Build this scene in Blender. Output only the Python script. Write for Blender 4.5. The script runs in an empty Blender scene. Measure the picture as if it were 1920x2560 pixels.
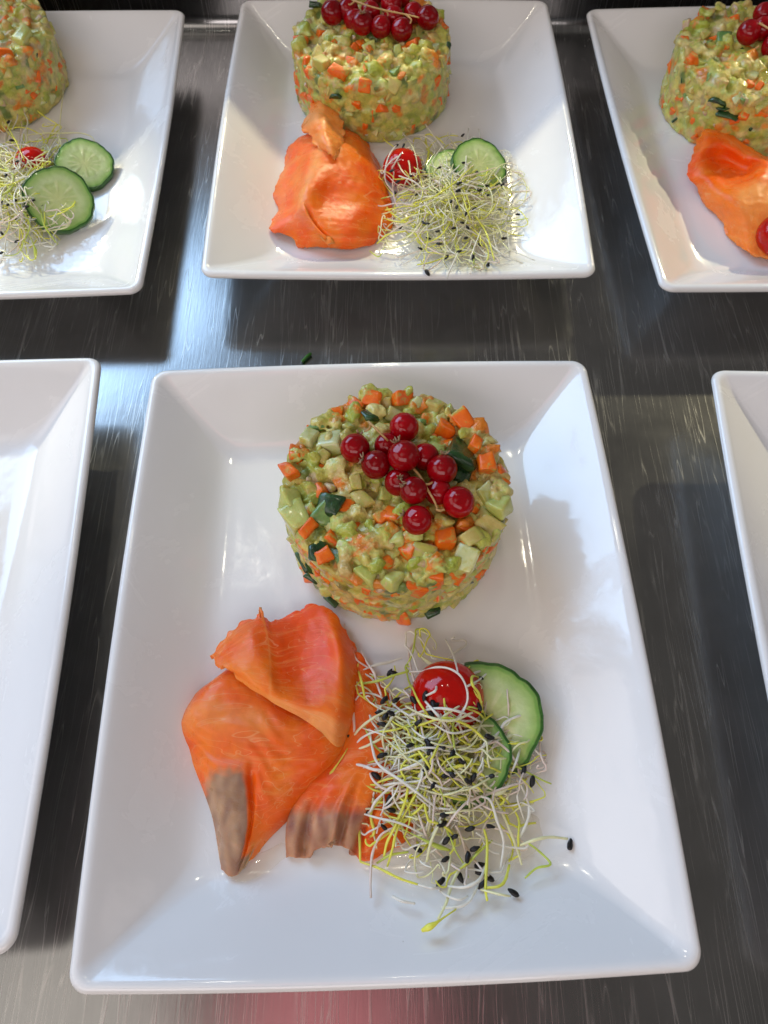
import bpy, bmesh, math, random
import numpy as np
from mathutils import Vector, Matrix, noise, Euler
from mathutils.kdtree import KDTree

# ------------------------------------------------------------------ camera
S = bpy.context.scene
COL = S.collection
FPX, PITCH, ROLL, CZ = 1900.0, 0.4873537, 0.0045166, 0.3254137
cam_d = bpy.data.cameras.new('camera'); cam = bpy.data.objects.new('camera', cam_d); COL.objects.link(cam)
cam.matrix_world = Matrix.Translation((0, 0, CZ)) @ Matrix.Rotation(PITCH, 4, 'X') @ Matrix.Rotation(ROLL, 4, 'Z')
cam_d.sensor_fit = 'HORIZONTAL'; cam_d.sensor_width = 36.0; cam_d.lens = 36.0 * FPX / 1920.0
cam_d.clip_start = 0.01; cam_d.clip_end = 100
cam_d.dof.use_dof = True; cam_d.dof.focus_distance = 0.31; cam_d.dof.aperture_fstop = 34
S.camera = cam

# ------------------------------------------------------------------ light
S.view_settings.view_transform = 'Standard'; S.view_settings.look = 'None'
S.view_settings.gamma = 1; S.view_settings.exposure = 0.20
S.cycles.diffuse_bounces = 8; S.cycles.max_bounces = 12
W = bpy.data.worlds.new('World'); S.world = W; W.use_nodes = True
W.node_tree.nodes['Background'].inputs[0].default_value = (1.0, 0.95, 0.90, 1)
W.node_tree.nodes['Background'].inputs[1].default_value = 0.11

def area(name, az, el, dist, sx, sy, radiance, color, target=(0, .22, 0)):
    """rectangular lamp seen from the table at azimuth az (degrees left of straight back) and elevation el"""
    a, e = math.radians(az), math.radians(el)
    d = Vector((-math.sin(a) * math.cos(e), math.cos(a) * math.cos(e), math.sin(e)))
    l = bpy.data.lights.new(name, 'AREA'); l.shape = 'RECTANGLE'; l.size = sx; l.size_y = sy
    l.energy = radiance * math.pi * sx * sy; l.color = color
    o = bpy.data.objects.new(name, l); COL.objects.link(o)
    o.location = Vector(target) + d * dist
    o.rotation_euler = d.to_track_quat('Z', 'Y').to_euler()
    return o
area('window_light', 46, 34, 1.9, 1.35, 0.95, 5.9, (0.43, 0.67, 1.0))
area('left_light', 100, 32, 1.6, 1.3, 0.7, 1.45, (1.0, 0.91, 0.88), target=(0, .08, 0))
area('rear_light', 165, 40, 1.1, 1.2, 0.5, 2.5, (1.0, 0.90, 0.89), target=(0, .02, 0))  # unseen fill light, added to brighten the front row more than the back
area('right_light', -115, 34, 2.2, 1.5, 0.8, 0.6, (1.0, 0.92, 0.92))  # weak unseen light, added as fill from the right
area('rear_ceiling', 118, 67, 1.7, 0.8, 0.5, 1.0, (1.0, 0.93, 0.84), target=(-.05, -.03, 0))
area('pink_reflection_light', 150, 82, 1.2, 0.30, 0.22, 1.3, (1.0, 0.26, 0.30), target=(-.01, -.035, 0))  # added light standing in for an unseen pink thing mirrored in the steel
area('ceiling_spot', 8, 66, 1.1, 0.035, 0.035, 75, (1.0, 0.93, 0.72), target=(.08, .143, 0))
area('ceiling_spot', 38, 60, 1.2, 0.035, 0.035, 75, (1.0, 0.95, 0.80), target=(.09, .143, 0))
def heat_lamp(x, tx, power):
    l = bpy.data.lights.new('pass_lamp', 'SPOT'); l.energy = power; l.color = (1.0, 0.90, 0.58); l.shadow_soft_size = .010
    l.spot_size = math.radians(26); l.spot_blend = .45
    o = bpy.data.objects.new('pass_lamp', l); COL.objects.link(o); o.location = (x, .852, .378)
    o.rotation_euler = (Vector(o.location) - Vector((tx, .395, 0))).to_track_quat('Z', 'Y').to_euler()
heat_lamp(0, 0, 7.5); heat_lamp(-.62, -.30, 13); heat_lamp(.62, .30, 13)

# ------------------------------------------------------------------ helpers
K = 1920.0 / 1659.0
ca, sa = math.cos(PITCH), math.sin(PITCH); cr, sr = math.cos(ROLL), math.sin(ROLL)
CM = np.array([[1, 0, 0], [0, ca, -sa], [0, sa, ca]]) @ np.array([[cr, -sr, 0], [sr, cr, 0], [0, 0, 1]])
def U(px, py, z):
    """point of the real table set at height z that the photograph shows at px, py"""
    d = CM @ np.array([(px * K - 960) / FPX, -(py * K - 1280) / FPX, -1.0])
    t = (z - CZ) / d[2]
    return Vector((d[0] * t, d[1] * t, z))
def crop(ax, bx, ay, by): return lambda x, y, z: U(x * ax + bx, y * ax + by, z)
C2 = crop(.34374, 345.6, 0, 1278.7)      # salmon close-up
C3 = crop(.35415, 691.3, 0, 1347.9)      # sprouts close-up
C4 = crop(.39584, 553.0, 0, 0)           # middle plate of the back row
C5 = crop(.28897, 0, 0, 0)               # left plate of the back row
C6 = crop(.28897, 1226.9, 0, 0)          # right plate of the back row
FL = 0.008                                # plate floor height

def tag(o, label=None, cat=None, group=None, kind=None):
    for k, v in (('label', label), ('category', cat), ('group', group), ('kind', kind)):
        if v: o[k] = v
    return o
def empty(name, loc):
    o = bpy.data.objects.new(name, None); COL.objects.link(o); o.location = loc; o.empty_display_size = .01
    return o
def origin(o):
    v = Vector((0, 0, 0))
    while o: v += o.location; o = o.parent
    return v
def meshobj(name, vs, fs, mat, parent=None, smooth=True, cols=None, loc=None):
    off = origin(parent) if parent else Vector((0, 0, 0))
    if loc is not None: off = Vector(loc)
    me = bpy.data.meshes.new(name)
    vs = np.asarray([tuple(v) for v in vs], float) - np.array(off)
    me.from_pydata(vs.tolist(), [], fs)
    me.materials.append(mat)
    if smooth: me.polygons.foreach_set('use_smooth', [True] * len(me.polygons))
    if cols is not None:
        a = me.color_attributes.new('Col', 'FLOAT_COLOR', 'POINT')
        c = np.ones((len(vs), 4), np.float32); c[:, :3] = np.asarray(cols)[:, :3]
        a.data.foreach_set('color', c.ravel())
    me.update()
    o = bpy.data.objects.new(name, me); COL.objects.link(o)
    if parent: o.parent = parent
    elif loc is not None: o.location = loc
    return o
def inst(name, me, parent, wloc, rot, scale):
    o = bpy.data.objects.new(name, me); COL.objects.link(o)
    o.parent = parent; o.location = Vector(wloc) - origin(parent)
    o.rotation_euler = rot; o.scale = scale
    return o
def catmull(P, n):
    P = np.asarray(P, float); m = len(P)
    t = np.linspace(0, m - 1 - 1e-9, n); i = t.astype(int); f = (t - i).reshape((-1,) + (1,) * (P.ndim - 1))
    g = lambda k: P[np.clip(k, 0, m - 1)]
    def ext(k):
        r = g(k).copy()
        lo = k < 0; hi = k > m - 1
        if lo.any(): r[lo] = 2 * P[0] - P[1]
        if hi.any(): r[hi] = 2 * P[-1] - P[-2]
        return r
    p0, p1, p2, p3 = ext(i - 1), g(i), g(i + 1), ext(i + 2)
    return .5 * (2 * p1 + (p2 - p0) * f + (2 * p0 - 5 * p1 + 4 * p2 - p3) * f ** 2 + (3 * p1 - p0 - 3 * p2 + p3) * f ** 3)
def tube(pts, rad, sides=6):
    pts = [Vector(p) for p in pts]; n = len(pts); vs = []; fs = []
    up = Vector((0.1, 0.2, 1)); T0 = None
    for i, p in enumerate(pts):
        T = (pts[min(i + 1, n - 1)] - pts[max(i - 1, 0)]).normalized()
        if T0 is None: N = T.orthogonal().normalized()
        else: N = (N - T * N.dot(T)); N = N.normalized() if N.length > 1e-6 else T.orthogonal().normalized()
        T0 = T; B = T.cross(N); r = rad(i / (n - 1)) if callable(rad) else rad
        for k in range(sides):
            a = 2 * math.pi * k / sides
            vs.append(p + (N * math.cos(a) + B * math.sin(a)) * r)
    for i in range(n - 1):
        for k in range(sides):
            k2 = (k + 1) % sides
            fs.append((i * sides + k, i * sides + k2, (i + 1) * sides + k2, (i + 1) * sides + k))
    fs.append(tuple(range(sides))[::-1]); fs.append(tuple((n - 1) * sides + k for k in range(sides)))
    return vs, fs

# ------------------------------------------------------------------ materials
def mat(name):
    m = bpy.data.materials.new(name); m.use_nodes = True
    nt = m.node_tree; return m, nt, nt.nodes['Principled BSDF']
def setp(b, **k):
    for n, v in k.items(): b.inputs[n.replace('_', ' ')].default_value = v
def N(nt, t, **k):
    n = nt.nodes.new(t)
    for a, v in k.items():
        if a in n.inputs: n.inputs[a].default_value = v
        else: setattr(n, a, v)
    return n
def noise_tex(nt, scale, detail=4, rough=.55, dist=0, vec=None):
    n = N(nt, 'ShaderNodeTexNoise', Scale=scale, Detail=detail, Roughness=rough, Distortion=dist)
    if vec is not None: nt.links.new(vec, n.inputs['Vector'])
    return n
def objco(nt, out='Object'): return N(nt, 'ShaderNodeTexCoord').outputs[out]
def ramp(nt, fac, stops, interp='LINEAR'):
    r = nt.nodes.new('ShaderNodeValToRGB'); r.color_ramp.interpolation = interp
    e = r.color_ramp.elements
    while len(e) < len(stops): e.new(.5)
    for i, (p, c) in enumerate(stops):
        e[i].position = p; e[i].color = (c, c, c, 1) if not hasattr(c, '__len__') else (*c, 1)
    nt.links.new(fac, r.inputs[0]); return r.outputs[0]
def mixc(nt, fac, a, b, blend='MIX'):
    m = nt.nodes.new('ShaderNodeMix'); m.data_type = 'RGBA'; m.blend_type = blend
    for s, v in ((m.inputs[0], fac), (m.inputs[6], a), (m.inputs[7], b)):
        if hasattr(v, 'links') or isinstance(v, bpy.types.NodeSocket): nt.links.new(v, s)
        elif hasattr(v, '__len__'): s.default_value = (*v[:3], 1)
        else: s.default_value = v
    return m.outputs[2]
def bump(nt, b, h, strength, dist, normal=None):
    n = N(nt, 'ShaderNodeBump', Strength=strength, Distance=dist)
    nt.links.new(h, n.inputs['Height'])
    if normal is not None: nt.links.new(normal, n.inputs['Normal'])
    nt.links.new(n.outputs[0], b.inputs['Normal']); return n.outputs[0]
def mathn(nt, op, a, b=None):
    m = N(nt, 'ShaderNodeMath', operation=op)
    for i, v in enumerate((a, b)):
        if v is None: continue
        if isinstance(v, bpy.types.NodeSocket): nt.links.new(v, m.inputs[i])
        else: m.inputs[i].default_value = v
    return m.outputs[0]

def m_porcelain():
    m, nt, b = mat('glazed_white_porcelain'); co = objco(nt)
    n1 = noise_tex(nt, 9, 3, .5, 0, co)
    c = ramp(nt, n1.outputs[0], [(.35, (.80, .79, .775)), (.65, (.84, .835, .825))])
    sp = N(nt, 'ShaderNodeTexVoronoi', Scale=70.0); nt.links.new(co, sp.inputs['Vector'])
    spk = ramp(nt, sp.outputs['Distance'], [(.012, 1.0), (.03, 0.0)])
    pick = ramp(nt, noise_tex(nt, 31, 0, 0, 0, co).outputs[0], [(.66, 0.0), (.69, .5)])
    f = mathn(nt, 'MULTIPLY', spk, pick)
    nt.links.new(mixc(nt, f, c, (.35, .30, .22)), b.inputs['Base Color'])
    smear = ramp(nt, noise_tex(nt, 22, 6, .62, 1.2, co).outputs[0], [(.44, .07), (.54, .12), (.62, .32)])
    nt.links.new(smear, b.inputs['Roughness'])
    setp(b, IOR=1.52, Coat_Weight=.2, Coat_Roughness=.06)
    h = noise_tex(nt, 60, 3, .5, 0, co).outputs[0]
    h2 = ramp(nt, noise_tex(nt, 260, 5, .6, .6, co).outputs[0], [(.5, 0.0), (.7, 1.0)])
    n = bump(nt, b, h, .05, .004); bump(nt, b, mathn(nt, 'MULTIPLY', h2, smear), .10, .0006, n)
    return m
def m_steel():
    m, nt, b = mat('brushed_stainless_steel'); co = objco(nt)
    def streak(angle, sx, sy, scale, detail=3):
        mp = N(nt, 'ShaderNodeMapping'); nt.links.new(co, mp.inputs[0])
        mp.inputs['Rotation'].default_value = (0, 0, math.radians(angle)); mp.inputs['Scale'].default_value = (sx, sy, 1)
        return noise_tex(nt, scale, detail, .6, 0, mp.outputs[0]).outputs[0]
    def lines(angle, off, sx, sy, w, lo, hi, ms):
        mp = N(nt, 'ShaderNodeMapping'); nt.links.new(co, mp.inputs[0])
        mp.inputs['Rotation'].default_value = (0, 0, math.radians(angle)); mp.inputs['Scale'].default_value = (sx, sy, 1)
        mp.inputs['Location'].default_value = (off, off * 1.7, 0)
        n = noise_tex(nt, 1.0, 1, .4, 0, mp.outputs[0]).outputs[0]
        l = ramp(nt, mathn(nt, 'ABSOLUTE', mathn(nt, 'SUBTRACT', n, .5)), [(0.0, 1.0), (w, 0.0)])
        mp2 = N(nt, 'ShaderNodeMapping'); nt.links.new(co, mp2.inputs[0]); mp2.inputs['Rotation'].default_value = (0, 0, math.radians(angle)); mp2.inputs['Scale'].default_value = (ms, ms * .35, 1); mp2.inputs['Location'].default_value = (off * 3, 0, 0)
        mk = ramp(nt, noise_tex(nt, 1.0, 3, .6, 0, mp2.outputs[0]).outputs[0], [(lo, 0.0), (hi, 1.0)])
        return mathn(nt, 'MULTIPLY', l, mk)
    fine = streak(12, 1, .10, 800); fine2 = streak(80, 1, .10, 700)
    mott = noise_tex(nt, 26, 5, .6, .3, co).outputs[0]
    s1 = lines(24, .3, 190, 7, .014, 0.45, 0.58, 38); s2 = lines(-22, .9, 220, 8, .013, 0.47, 0.60, 44)
    s3 = lines(-38, 1.9, 230, 8, .012, 0.47, 0.60, 42); s4 = lines(63, 2.9, 180, 9, .012, 0.49, 0.60, 50)
    sc = mathn(nt, 'MAXIMUM', mathn(nt, 'MAXIMUM', s1, s2), mathn(nt, 'MAXIMUM', s3, s4))
    base = ramp(nt, mott, [(.3, (.29, .288, .285)), (.7, (.36, .358, .355))])
    base = mixc(nt, mathn(nt, 'MULTIPLY', sc, .50), base, (.75, .74, .72))
    base = mixc(nt, mathn(nt, 'MULTIPLY', ramp(nt, fine, [(.3, 0.0), (.7, 1.0)]), .06), base, (.55, .54, .53))
    nt.links.new(base, b.inputs['Base Color'])
    r = mathn(nt, 'ADD', mathn(nt, 'MULTIPLY', mott, .10), mathn(nt, 'MULTIPLY', sc, .10))
    nt.links.new(mathn(nt, 'ADD', r, .16), b.inputs['Roughness'])
    setp(b, Metallic=1.0)
    hh = mathn(nt, 'ADD', mathn(nt, 'ADD', fine, fine2), mathn(nt, 'MULTIPLY', sc, .9))
    n = bump(nt, b, hh, .045, .0004); bump(nt, b, mott, .03, .0010, n)
    return m
def m_food(name, stops, scale, rough=.35, sss=.2, coat=.35, bs=.5, bd=.0008, bscale=700, attr=False, smear=None, rad=(.006, .003, .0015), unit=False):
    m, nt, b = mat(name); co = objco(nt)
    if unit:                                   # pieces modelled one unit across and shared: give each its own pattern
        k = .0075; scale *= k; bscale *= k
        oi = N(nt, 'ShaderNodeObjectInfo'); sc_ = mathn(nt, 'MULTIPLY', oi.outputs['Random'], 37.0)
        cmb = N(nt, 'ShaderNodeCombineXYZ'); nt.links.new(sc_, cmb.inputs[0]); nt.links.new(sc_, cmb.inputs[1])
        va = N(nt, 'ShaderNodeVectorMath', operation='ADD'); nt.links.new(co, va.inputs[0]); nt.links.new(cmb.outputs[0], va.inputs[1]); co = va.outputs[0]
        if smear: smear = (smear[0], smear[1] * k, smear[2], False)
    n1 = noise_tex(nt, scale, 5, .62, .4, co).outputs[0]
    c = ramp(nt, n1, stops)
    if attr:
        at = N(nt, 'ShaderNodeVertexColor', layer_name='Col')
        c = mixc(nt, 1.0, at.outputs[0], c, 'MULTIPLY')
    if smear:
        s = ramp(nt, noise_tex(nt, smear[1], 4, .6, .5, objco(nt, 'Generated') if smear[3] else co).outputs[0], [(smear[2], 0.0), (smear[2] + .13, 1.0)])
        c = mixc(nt, s, c, smear[0])
    nt.links.new(c, b.inputs['Base Color'])
    b.inputs['Specular IOR Level'].default_value = .35
    setp(b, Roughness=rough, Subsurface_Weight=sss, Subsurface_Radius=rad, Subsurface_Scale=1.0, Coat_Weight=coat, Coat_Roughness=.12)
    bump(nt, b, noise_tex(nt, bscale, 4, .65, 0, co).outputs[0], bs, bd)
    return m
M = {}
M['plate'] = m_porcelain(); M['steel'] = m_steel()
MASHC = (.50, .47, .10)
M['mash'] = m_food('avocado_mash', [(.3, (.78, .74, .70)), (.5, (1.0, 1.0, .95)), (.72, (1.25, 1.2, 1.2))], 260, .32, .18, .55, .8, .0011, 520, attr=True)
M['carrot'] = m_food('carrot', [(.3, (.76, .11, .002)), (.6, (.90, .18, .005)), (.8, (.90, .30, .025))], 200, .36, .22, .35, .5, .0006, 900, smear=(MASHC, 170, .54, False), rad=(.003, .001, .0004), unit=True)
M['potato'] = m_food('potato', [(.3, (.50, .38, .09)), (.7, (.66, .55, .19))], 200, .36, .45, .4, .5, .0007, 800, smear=(MASHC, 170, .48, False), unit=True)
M['avocado'] = m_food('avocado', [(.3, (.44, .47, .09)), (.7, (.60, .61, .20))], 190, .28, .45, .6, .5, .0007, 700, unit=True)
M['pale'] = m_food('white_onion', [(.3, (.50, .52, .22)), (.7, (.68, .66, .34))], 190, .25, .45, .6, .4, .0005, 700, smear=(MASHC, 170, .50, False), unit=True)
M['cucumber_dark'] = m_food('cucumber_skin_piece', [(.35, (.008, .030, .008)), (.65, (.03, .10, .02)), (.8, (.13, .24, .07))], 200, .25, .05, .6, .6, .0008, 600, unit=True)
M['green'] = m_food('green_cucumber_piece', [(.35, (.10, .22, .05)), (.7, (.32, .46, .14))], 180, .28, .45, .6, .5, .0007, 700, unit=True)
M['fish'] = m_food('fish_piece', [(.3, (.52, .34, .22)), (.7, (.66, .50, .34))], 200, .3, .45, .5, .5, .0007, 700, smear=(MASHC, 170, .48, False), unit=True)

def m_salmon():
    m, nt, b = mat('smoked_salmon_flesh'); co = objco(nt)
    at = N(nt, 'ShaderNodeVertexColor', layer_name='Col')
    n1 = noise_tex(nt, 75, 5, .6, .8, co).outputs[0]
    c = mixc(nt, 1.0, at.outputs[0], ramp(nt, n1, [(.3, (.84, .78, .7)), (.55, (1, 1, 1)), (.75, (1.03, 1.12, 1.2))]), 'MULTIPLY')
    uv = N(nt, 'ShaderNodeAttribute', attribute_name='St')
    ws = N(nt, 'ShaderNodeMapping'); nt.links.new(uv.outputs['Vector'], ws.inputs[0]); ws.inputs['Scale'].default_value = (2.2, 16, 1)
    ws3 = N(nt, 'ShaderNodeMapping'); nt.links.new(uv.outputs['Vector'], ws3.inputs[0]); ws3.inputs['Scale'].default_value = (3, 9, 1); ws3.inputs['Rotation'].default_value = (0, 0, .35)
    nf = noise_tex(nt, 1.0, 2, .5, .5, ws3.outputs[0]).outputs[0]
    fat = ramp(nt, mathn(nt, 'ABSOLUTE', mathn(nt, 'SUBTRACT', mathn(nt, 'FRACT', mathn(nt, 'MULTIPLY', nf, 7.0)), .5)), [(0.0, .42), (.05, 0.0)])
    sc_ = N(nt, 'ShaderNodeSeparateColor'); nt.links.new(at.outputs[0], sc_.inputs[0]); flesh = ramp(nt, sc_.outputs[0], [(.6, 0.0), (.85, 1.0)])
    fat = mathn(nt, 'MULTIPLY', fat, flesh)
    c = mixc(nt, fat, c, (.97, .50, .22))
    st = ramp(nt, noise_tex(nt, 1.5, 4, .6, .5, ws.outputs[0]).outputs[0], [(.55, 0.0), (.70, .36)])
    c = mixc(nt, mathn(nt, 'MULTIPLY', st, flesh), c, (.95, .38, .11))
    nt.links.new(c, b.inputs['Base Color'])
    nt.links.new(ramp(nt, noise_tex(nt, 120, 4, .6, 0, co).outputs[0], [(.35, .24), (.65, .40)]), b.inputs['Roughness'])
    setp(b, Subsurface_Weight=.55, Subsurface_Radius=(.0050, .0018, .0007), Subsurface_Scale=1.0, Coat_Weight=.30, Coat_Roughness=.05)
    b.inputs['Specular IOR Level'].default_value = .25
    fine = noise_tex(nt, 620, 5, .7, 0, co).outputs[0]
    ws2 = N(nt, 'ShaderNodeMapping'); nt.links.new(uv.outputs['Vector'], ws2.inputs[0]); ws2.inputs['Scale'].default_value = (5, 38, 1)
    fib = noise_tex(nt, 1.6, 4, .6, .6, ws2.outputs[0]).outputs[0]
    n = bump(nt, b, fib, .12, .0008); n = bump(nt, b, fine, .30, .0005, n)
    n2 = N(nt, 'ShaderNodeBump', Strength=.9, Distance=.0011); nt.links.new(noise_tex(nt, 800, 3, .7, 0, co).outputs[0], n2.inputs['Height']); nt.links.new(n, n2.inputs['Normal']); nt.links.new(n2.outputs[0], b.inputs['Coat Normal'])
    return m
M['salmon'] = m_salmon()
def m_berry():
    m, nt, b = mat('redcurrant_skin'); co = objco(nt)
    c = ramp(nt, noise_tex(nt, 60, 2, .5, 0, co).outputs[0], [(.35, (.20, .0006, .003)), (.65, (.36, .0015, .006))])
    nt.links.new(c, b.inputs['Base Color'])
    setp(b, Roughness=.04, IOR=1.42, Subsurface_Weight=.55, Subsurface_Radius=(.006, .0004, .0005), Subsurface_Scale=1.0)
    return m
M['berry'] = m_berry()
M['stem'] = m_food('currant_stem', [(.3, (.42, .22, .07)), (.7, (.62, .38, .15))], 300, .5, .1, .1)
M['calyx'] = m_food('dried_calyx', [(.3, (.20, .10, .05)), (.7, (.48, .32, .18))], 500, .7, 0, 0)
def m_simple(name, col, rough=.3, sss=0., coat=0., rad=(.004, .004, .002), spread=.15, bs=.2, bscale=500):
    lo = tuple(c * (1 - spread) for c in col); hi = tuple(min(1, c * (1 + spread)) for c in col)
    return m_food(name, [(.3, lo), (.7, hi)], 120, rough, sss, coat, bs, .0004, bscale, rad=rad)
M['tomato'] = m_simple('tomato_skin', (.48, .006, .003), .08, .25, .0, (.008, .001, .001), .15, .05)
M['rind'] = m_food('cucumber_rind', [(.3, (.012, .05, .008)), (.6, (.03, .12, .015)), (.8, (.10, .26, .04))], 150, .28, .1, .5, .3, .0005, 400)
M['sprout_white'] = m_simple('white_sprout', (.95, .90, .80), .3, 0, .15)
M['sprout_pink'] = m_simple('pinkish_sprout', (.93, .78, .69), .3, 0, .15)
M['sprout_cream'] = m_simple('cream_sprout', (.92, .89, .56), .3, 0, .15)
M['sprout_yellow'] = m_simple('yellow_sprout', (.88, .87, .13), .3, 0, .15)
M['sprout_green'] = m_simple('green_sprout', (.64, .74, .13), .3, 0, .15)
M['seed'] = m_simple('black_seed_husk', (.006, .005, .006), .42, 0, .1, spread=.5, bs=.8, bscale=900)
M['chive'] = m_simple('chopped_chive', (.06, .22, .03), .3, .1, .3)
for k in ('white', 'pink', 'cream', 'yellow', 'green'):
    m = M['sprout_' + k]; nt = m.node_tree; b = nt.nodes['Principled BSDF']; out = nt.nodes['Material Output']
    tr = N(nt, 'ShaderNodeBsdfTranslucent'); nt.links.new(b.inputs['Base Color'].links[0].from_socket, tr.inputs[0])
    b.inputs['Specular IOR Level'].default_value = .6
    ms = N(nt, 'ShaderNodeMixShader'); ms.inputs[0].default_value = .30
    nt.links.new(b.outputs[0], ms.inputs[1]); nt.links.new(tr.outputs[0], ms.inputs[2]); nt.links.new(ms.outputs[0], out.inputs[0])
def m_cucumber():
    m, nt, b = mat('cucumber_flesh'); at = N(nt, 'ShaderNodeVertexColor', layer_name='Col'); co = objco(nt)
    n1 = noise_tex(nt, 140, 4, .6, .5, co).outputs[0]
    c = mixc(nt, 1.0, at.outputs[0], ramp(nt, n1, [(.3, (.85, .88, .8)), (.7, (1.1, 1.08, 1.1))]), 'MULTIPLY')
    nt.links.new(c, b.inputs['Base Color'])
    setp(b, Roughness=.3, Subsurface_Weight=.4, Subsurface_Radius=(.006, .006, .003), Subsurface_Scale=1.0, Coat_Weight=.5, Coat_Roughness=.1)
    bump(nt, b, noise_tex(nt, 350, 4, .6, 0, co).outputs[0], .35, .0008)
    return m
M['cucumber'] = m_cucumber()

# ------------------------------------------------------------------ counter (setting)
def counter():
    # profile: flat top, tight cove, upright backsplash with a folded top edge
    prof = [(-1.2, 0.0), (-.4, 0), (0, 0), (.3, 0), (.50, 0), (.562, 0)]
    for k in range(1, 9):
        a = math.radians(90 * k / 8); prof.append((.562 + .010 * math.sin(a), .010 - .010 * math.cos(a)))
    top = prof[:]
    top += [(.572, .05), (.572, .138), (.573, .141), (.576, .142), (.598, .142), (.600, .139), (.600, -.03)]
    xs = np.linspace(-1.3, 1.3, 27); vs = []; fs = []
    for y, z in top:
        for x in xs: vs.append((x, y, z))
    n = len(xs)
    for i in range(len(top) - 1):
        for j in range(n - 1): fs.append((i * n + j, i * n + j + 1, (i + 1) * n + j + 1, (i + 1) * n + j))
    o = meshobj('countertop', vs, fs, M['steel'])
    tag(o, kind='structure')
counter()

# ------------------------------------------------------------------ plates
def rrect(hw, hh, rc, z, bow):
    pts = []
    A, Bn = 10, 26
    for (cx, cy, a0) in ((1, 1, 0), (-1, 1, 90), (-1, -1, 180), (1, -1, 270)):
        for k in range(A):
            a = math.radians(a0 + 90 * k / (A - 1))
            pts.append((cx * (hw - rc) + rc * math.cos(a), cy * (hh - rc) + rc * math.sin(a), z))
        # straight run to the next corner
        nx, ny = {0: (-1, 1), 90: (-1, -1), 180: (1, -1), 270: (1, 1)}[a0]
        p0 = pts[-1]; a1 = math.radians(a0 + 90)
        p1 = (nx * (hw - rc) + rc * math.cos(a1), ny * (hh - rc) + rc * math.sin(a1), z)
        for k in range(1, Bn):
            t = k / Bn; b = bow * (1 - (2 * t - 1) ** 2)
            pts.append((p0[0] + (p1[0] - p0[0]) * t + b * math.cos(a1), p0[1] + (p1[1] - p0[1]) * t + b * math.sin(a1), z))
    return pts
PROF = [(.050, .0035, .006), (.047, .0030, .006), (.0455, .0012, .006), (.0435, 0, .007), (.041, 0, .007), (.039, .0012, .008), (.0375, .0040, .008),
        (.030, .0085, .008), (.020, .0150, .008), (.012, .0205, .007), (.006, .0240, .007), (.003, .0254, .007), (.0010, .0264, .007), (.0002, .0273, .007), (0, .0283, .007), (.0004, .0291, .007),
        (.0011, .0297, .0066), (.0021, .0300, .0062), (.0032, .0298, .0056), (.0042, .0293, .0050), (.0054, .0285, .0044), (.0075, .0271, .0040), (.0120, .0238, .0036), (.0200, .0181, .0040), (.0270, .0131, .0055),
        (.0300, .0112, .0070), (.0325, .0098, .0085), (.0350, .0088, .0100), (.0380, .0082, .0115), (.0420, .0080, .013), (.055, .0079, .013), (.080, .0078, .010)]
def plate_mesh():
    vs = []; fs = []
    for (i, z, rc) in PROF: vs += rrect(.105 - i, .128 - i, rc, z, .0016 * max(0, 1 - i / .05))
    n = len(vs) // len(PROF)
    for r in range(len(PROF) - 1):
        for k in range(n):
            k2 = (k + 1) % n
            fs.append((r * n + k, r * n + k2, (r + 1) * n + k2, (r + 1) * n + k))
    vs.append((0, 0, .0078)); c = len(vs) - 1; L = (len(PROF) - 1) * n
    for k in range(n): fs.append((L + k, L + (k + 1) % n, c))
    vs.append((0, 0, .0035)); c = len(vs) - 1
    for k in range(n): fs.append(((k + 1) % n, k, c))
    me = bpy.data.meshes.new('dinner_plate'); me.from_pydata(vs, [], fs); me.materials.append(M['plate'])
    me.polygons.foreach_set('use_smooth', [True] * len(me.polygons)); me.update(); return me
PM = plate_mesh()
PLATES = [(-.00258, .11072, .03593), (.00628, .42628, .00676), (.24481, .42040, .03539), (-.23647, .41002, .03640)]
TOPP = sorted([(i, z) for (i, z, r) in PROF[16:]])
def plate_z(p):
    for (x, y, a) in PLATES:
        dx, dy = p[0] - x, p[1] - y; lx = dx * math.cos(a) + dy * math.sin(a); ly = -dx * math.sin(a) + dy * math.cos(a)
        ins = min(.105 - abs(lx), .128 - abs(ly))
        if ins > 0: return float(np.interp(ins, [t[0] for t in TOPP], [t[1] for t in TOPP]))
    return 0.0
def onp(unp, x, y, h):
    """point h above the plate's surface at a photographed position"""
    z = FL
    for _ in range(5): z = max(FL, plate_z(unp(x, y, z + h)))
    return unp(x, y, z + h)
for (x, y, rz, lab) in (
    (-.00258, .11072, .03593, 'white rectangular plate in the middle of the front row, the only one seen whole'),
    (.00628, .42628, .00676, 'white rectangular plate in the middle of the back row, crumb on its left slope'),
    (.24481, .42040, .03539, 'white rectangular plate of the back row cut by the right edge of the photo'),
    (-.23647, .41002, .03640, 'white rectangular plate of the back row cut by the left edge, cucumber on it'),
    (-.23657, .10895, .06200, 'empty looking white plate of the front row cut by the left edge of the photo'),
    (.25878, .10449, -.04517, 'empty looking white plate of the front row, only a sliver at the right edge')):
    o = bpy.data.objects.new('dinner_plate', PM); COL.objects.link(o); o.location = (x, y, 0); o.rotation_euler = (0, 0, rz)
    if lab.endswith('seen whole'): o.scale = (1.014, 1.012, 1.0); o.location.y -= .0014
    tag(o, lab, 'plate', 'rectangular plates lined up on the steel counter')

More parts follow.
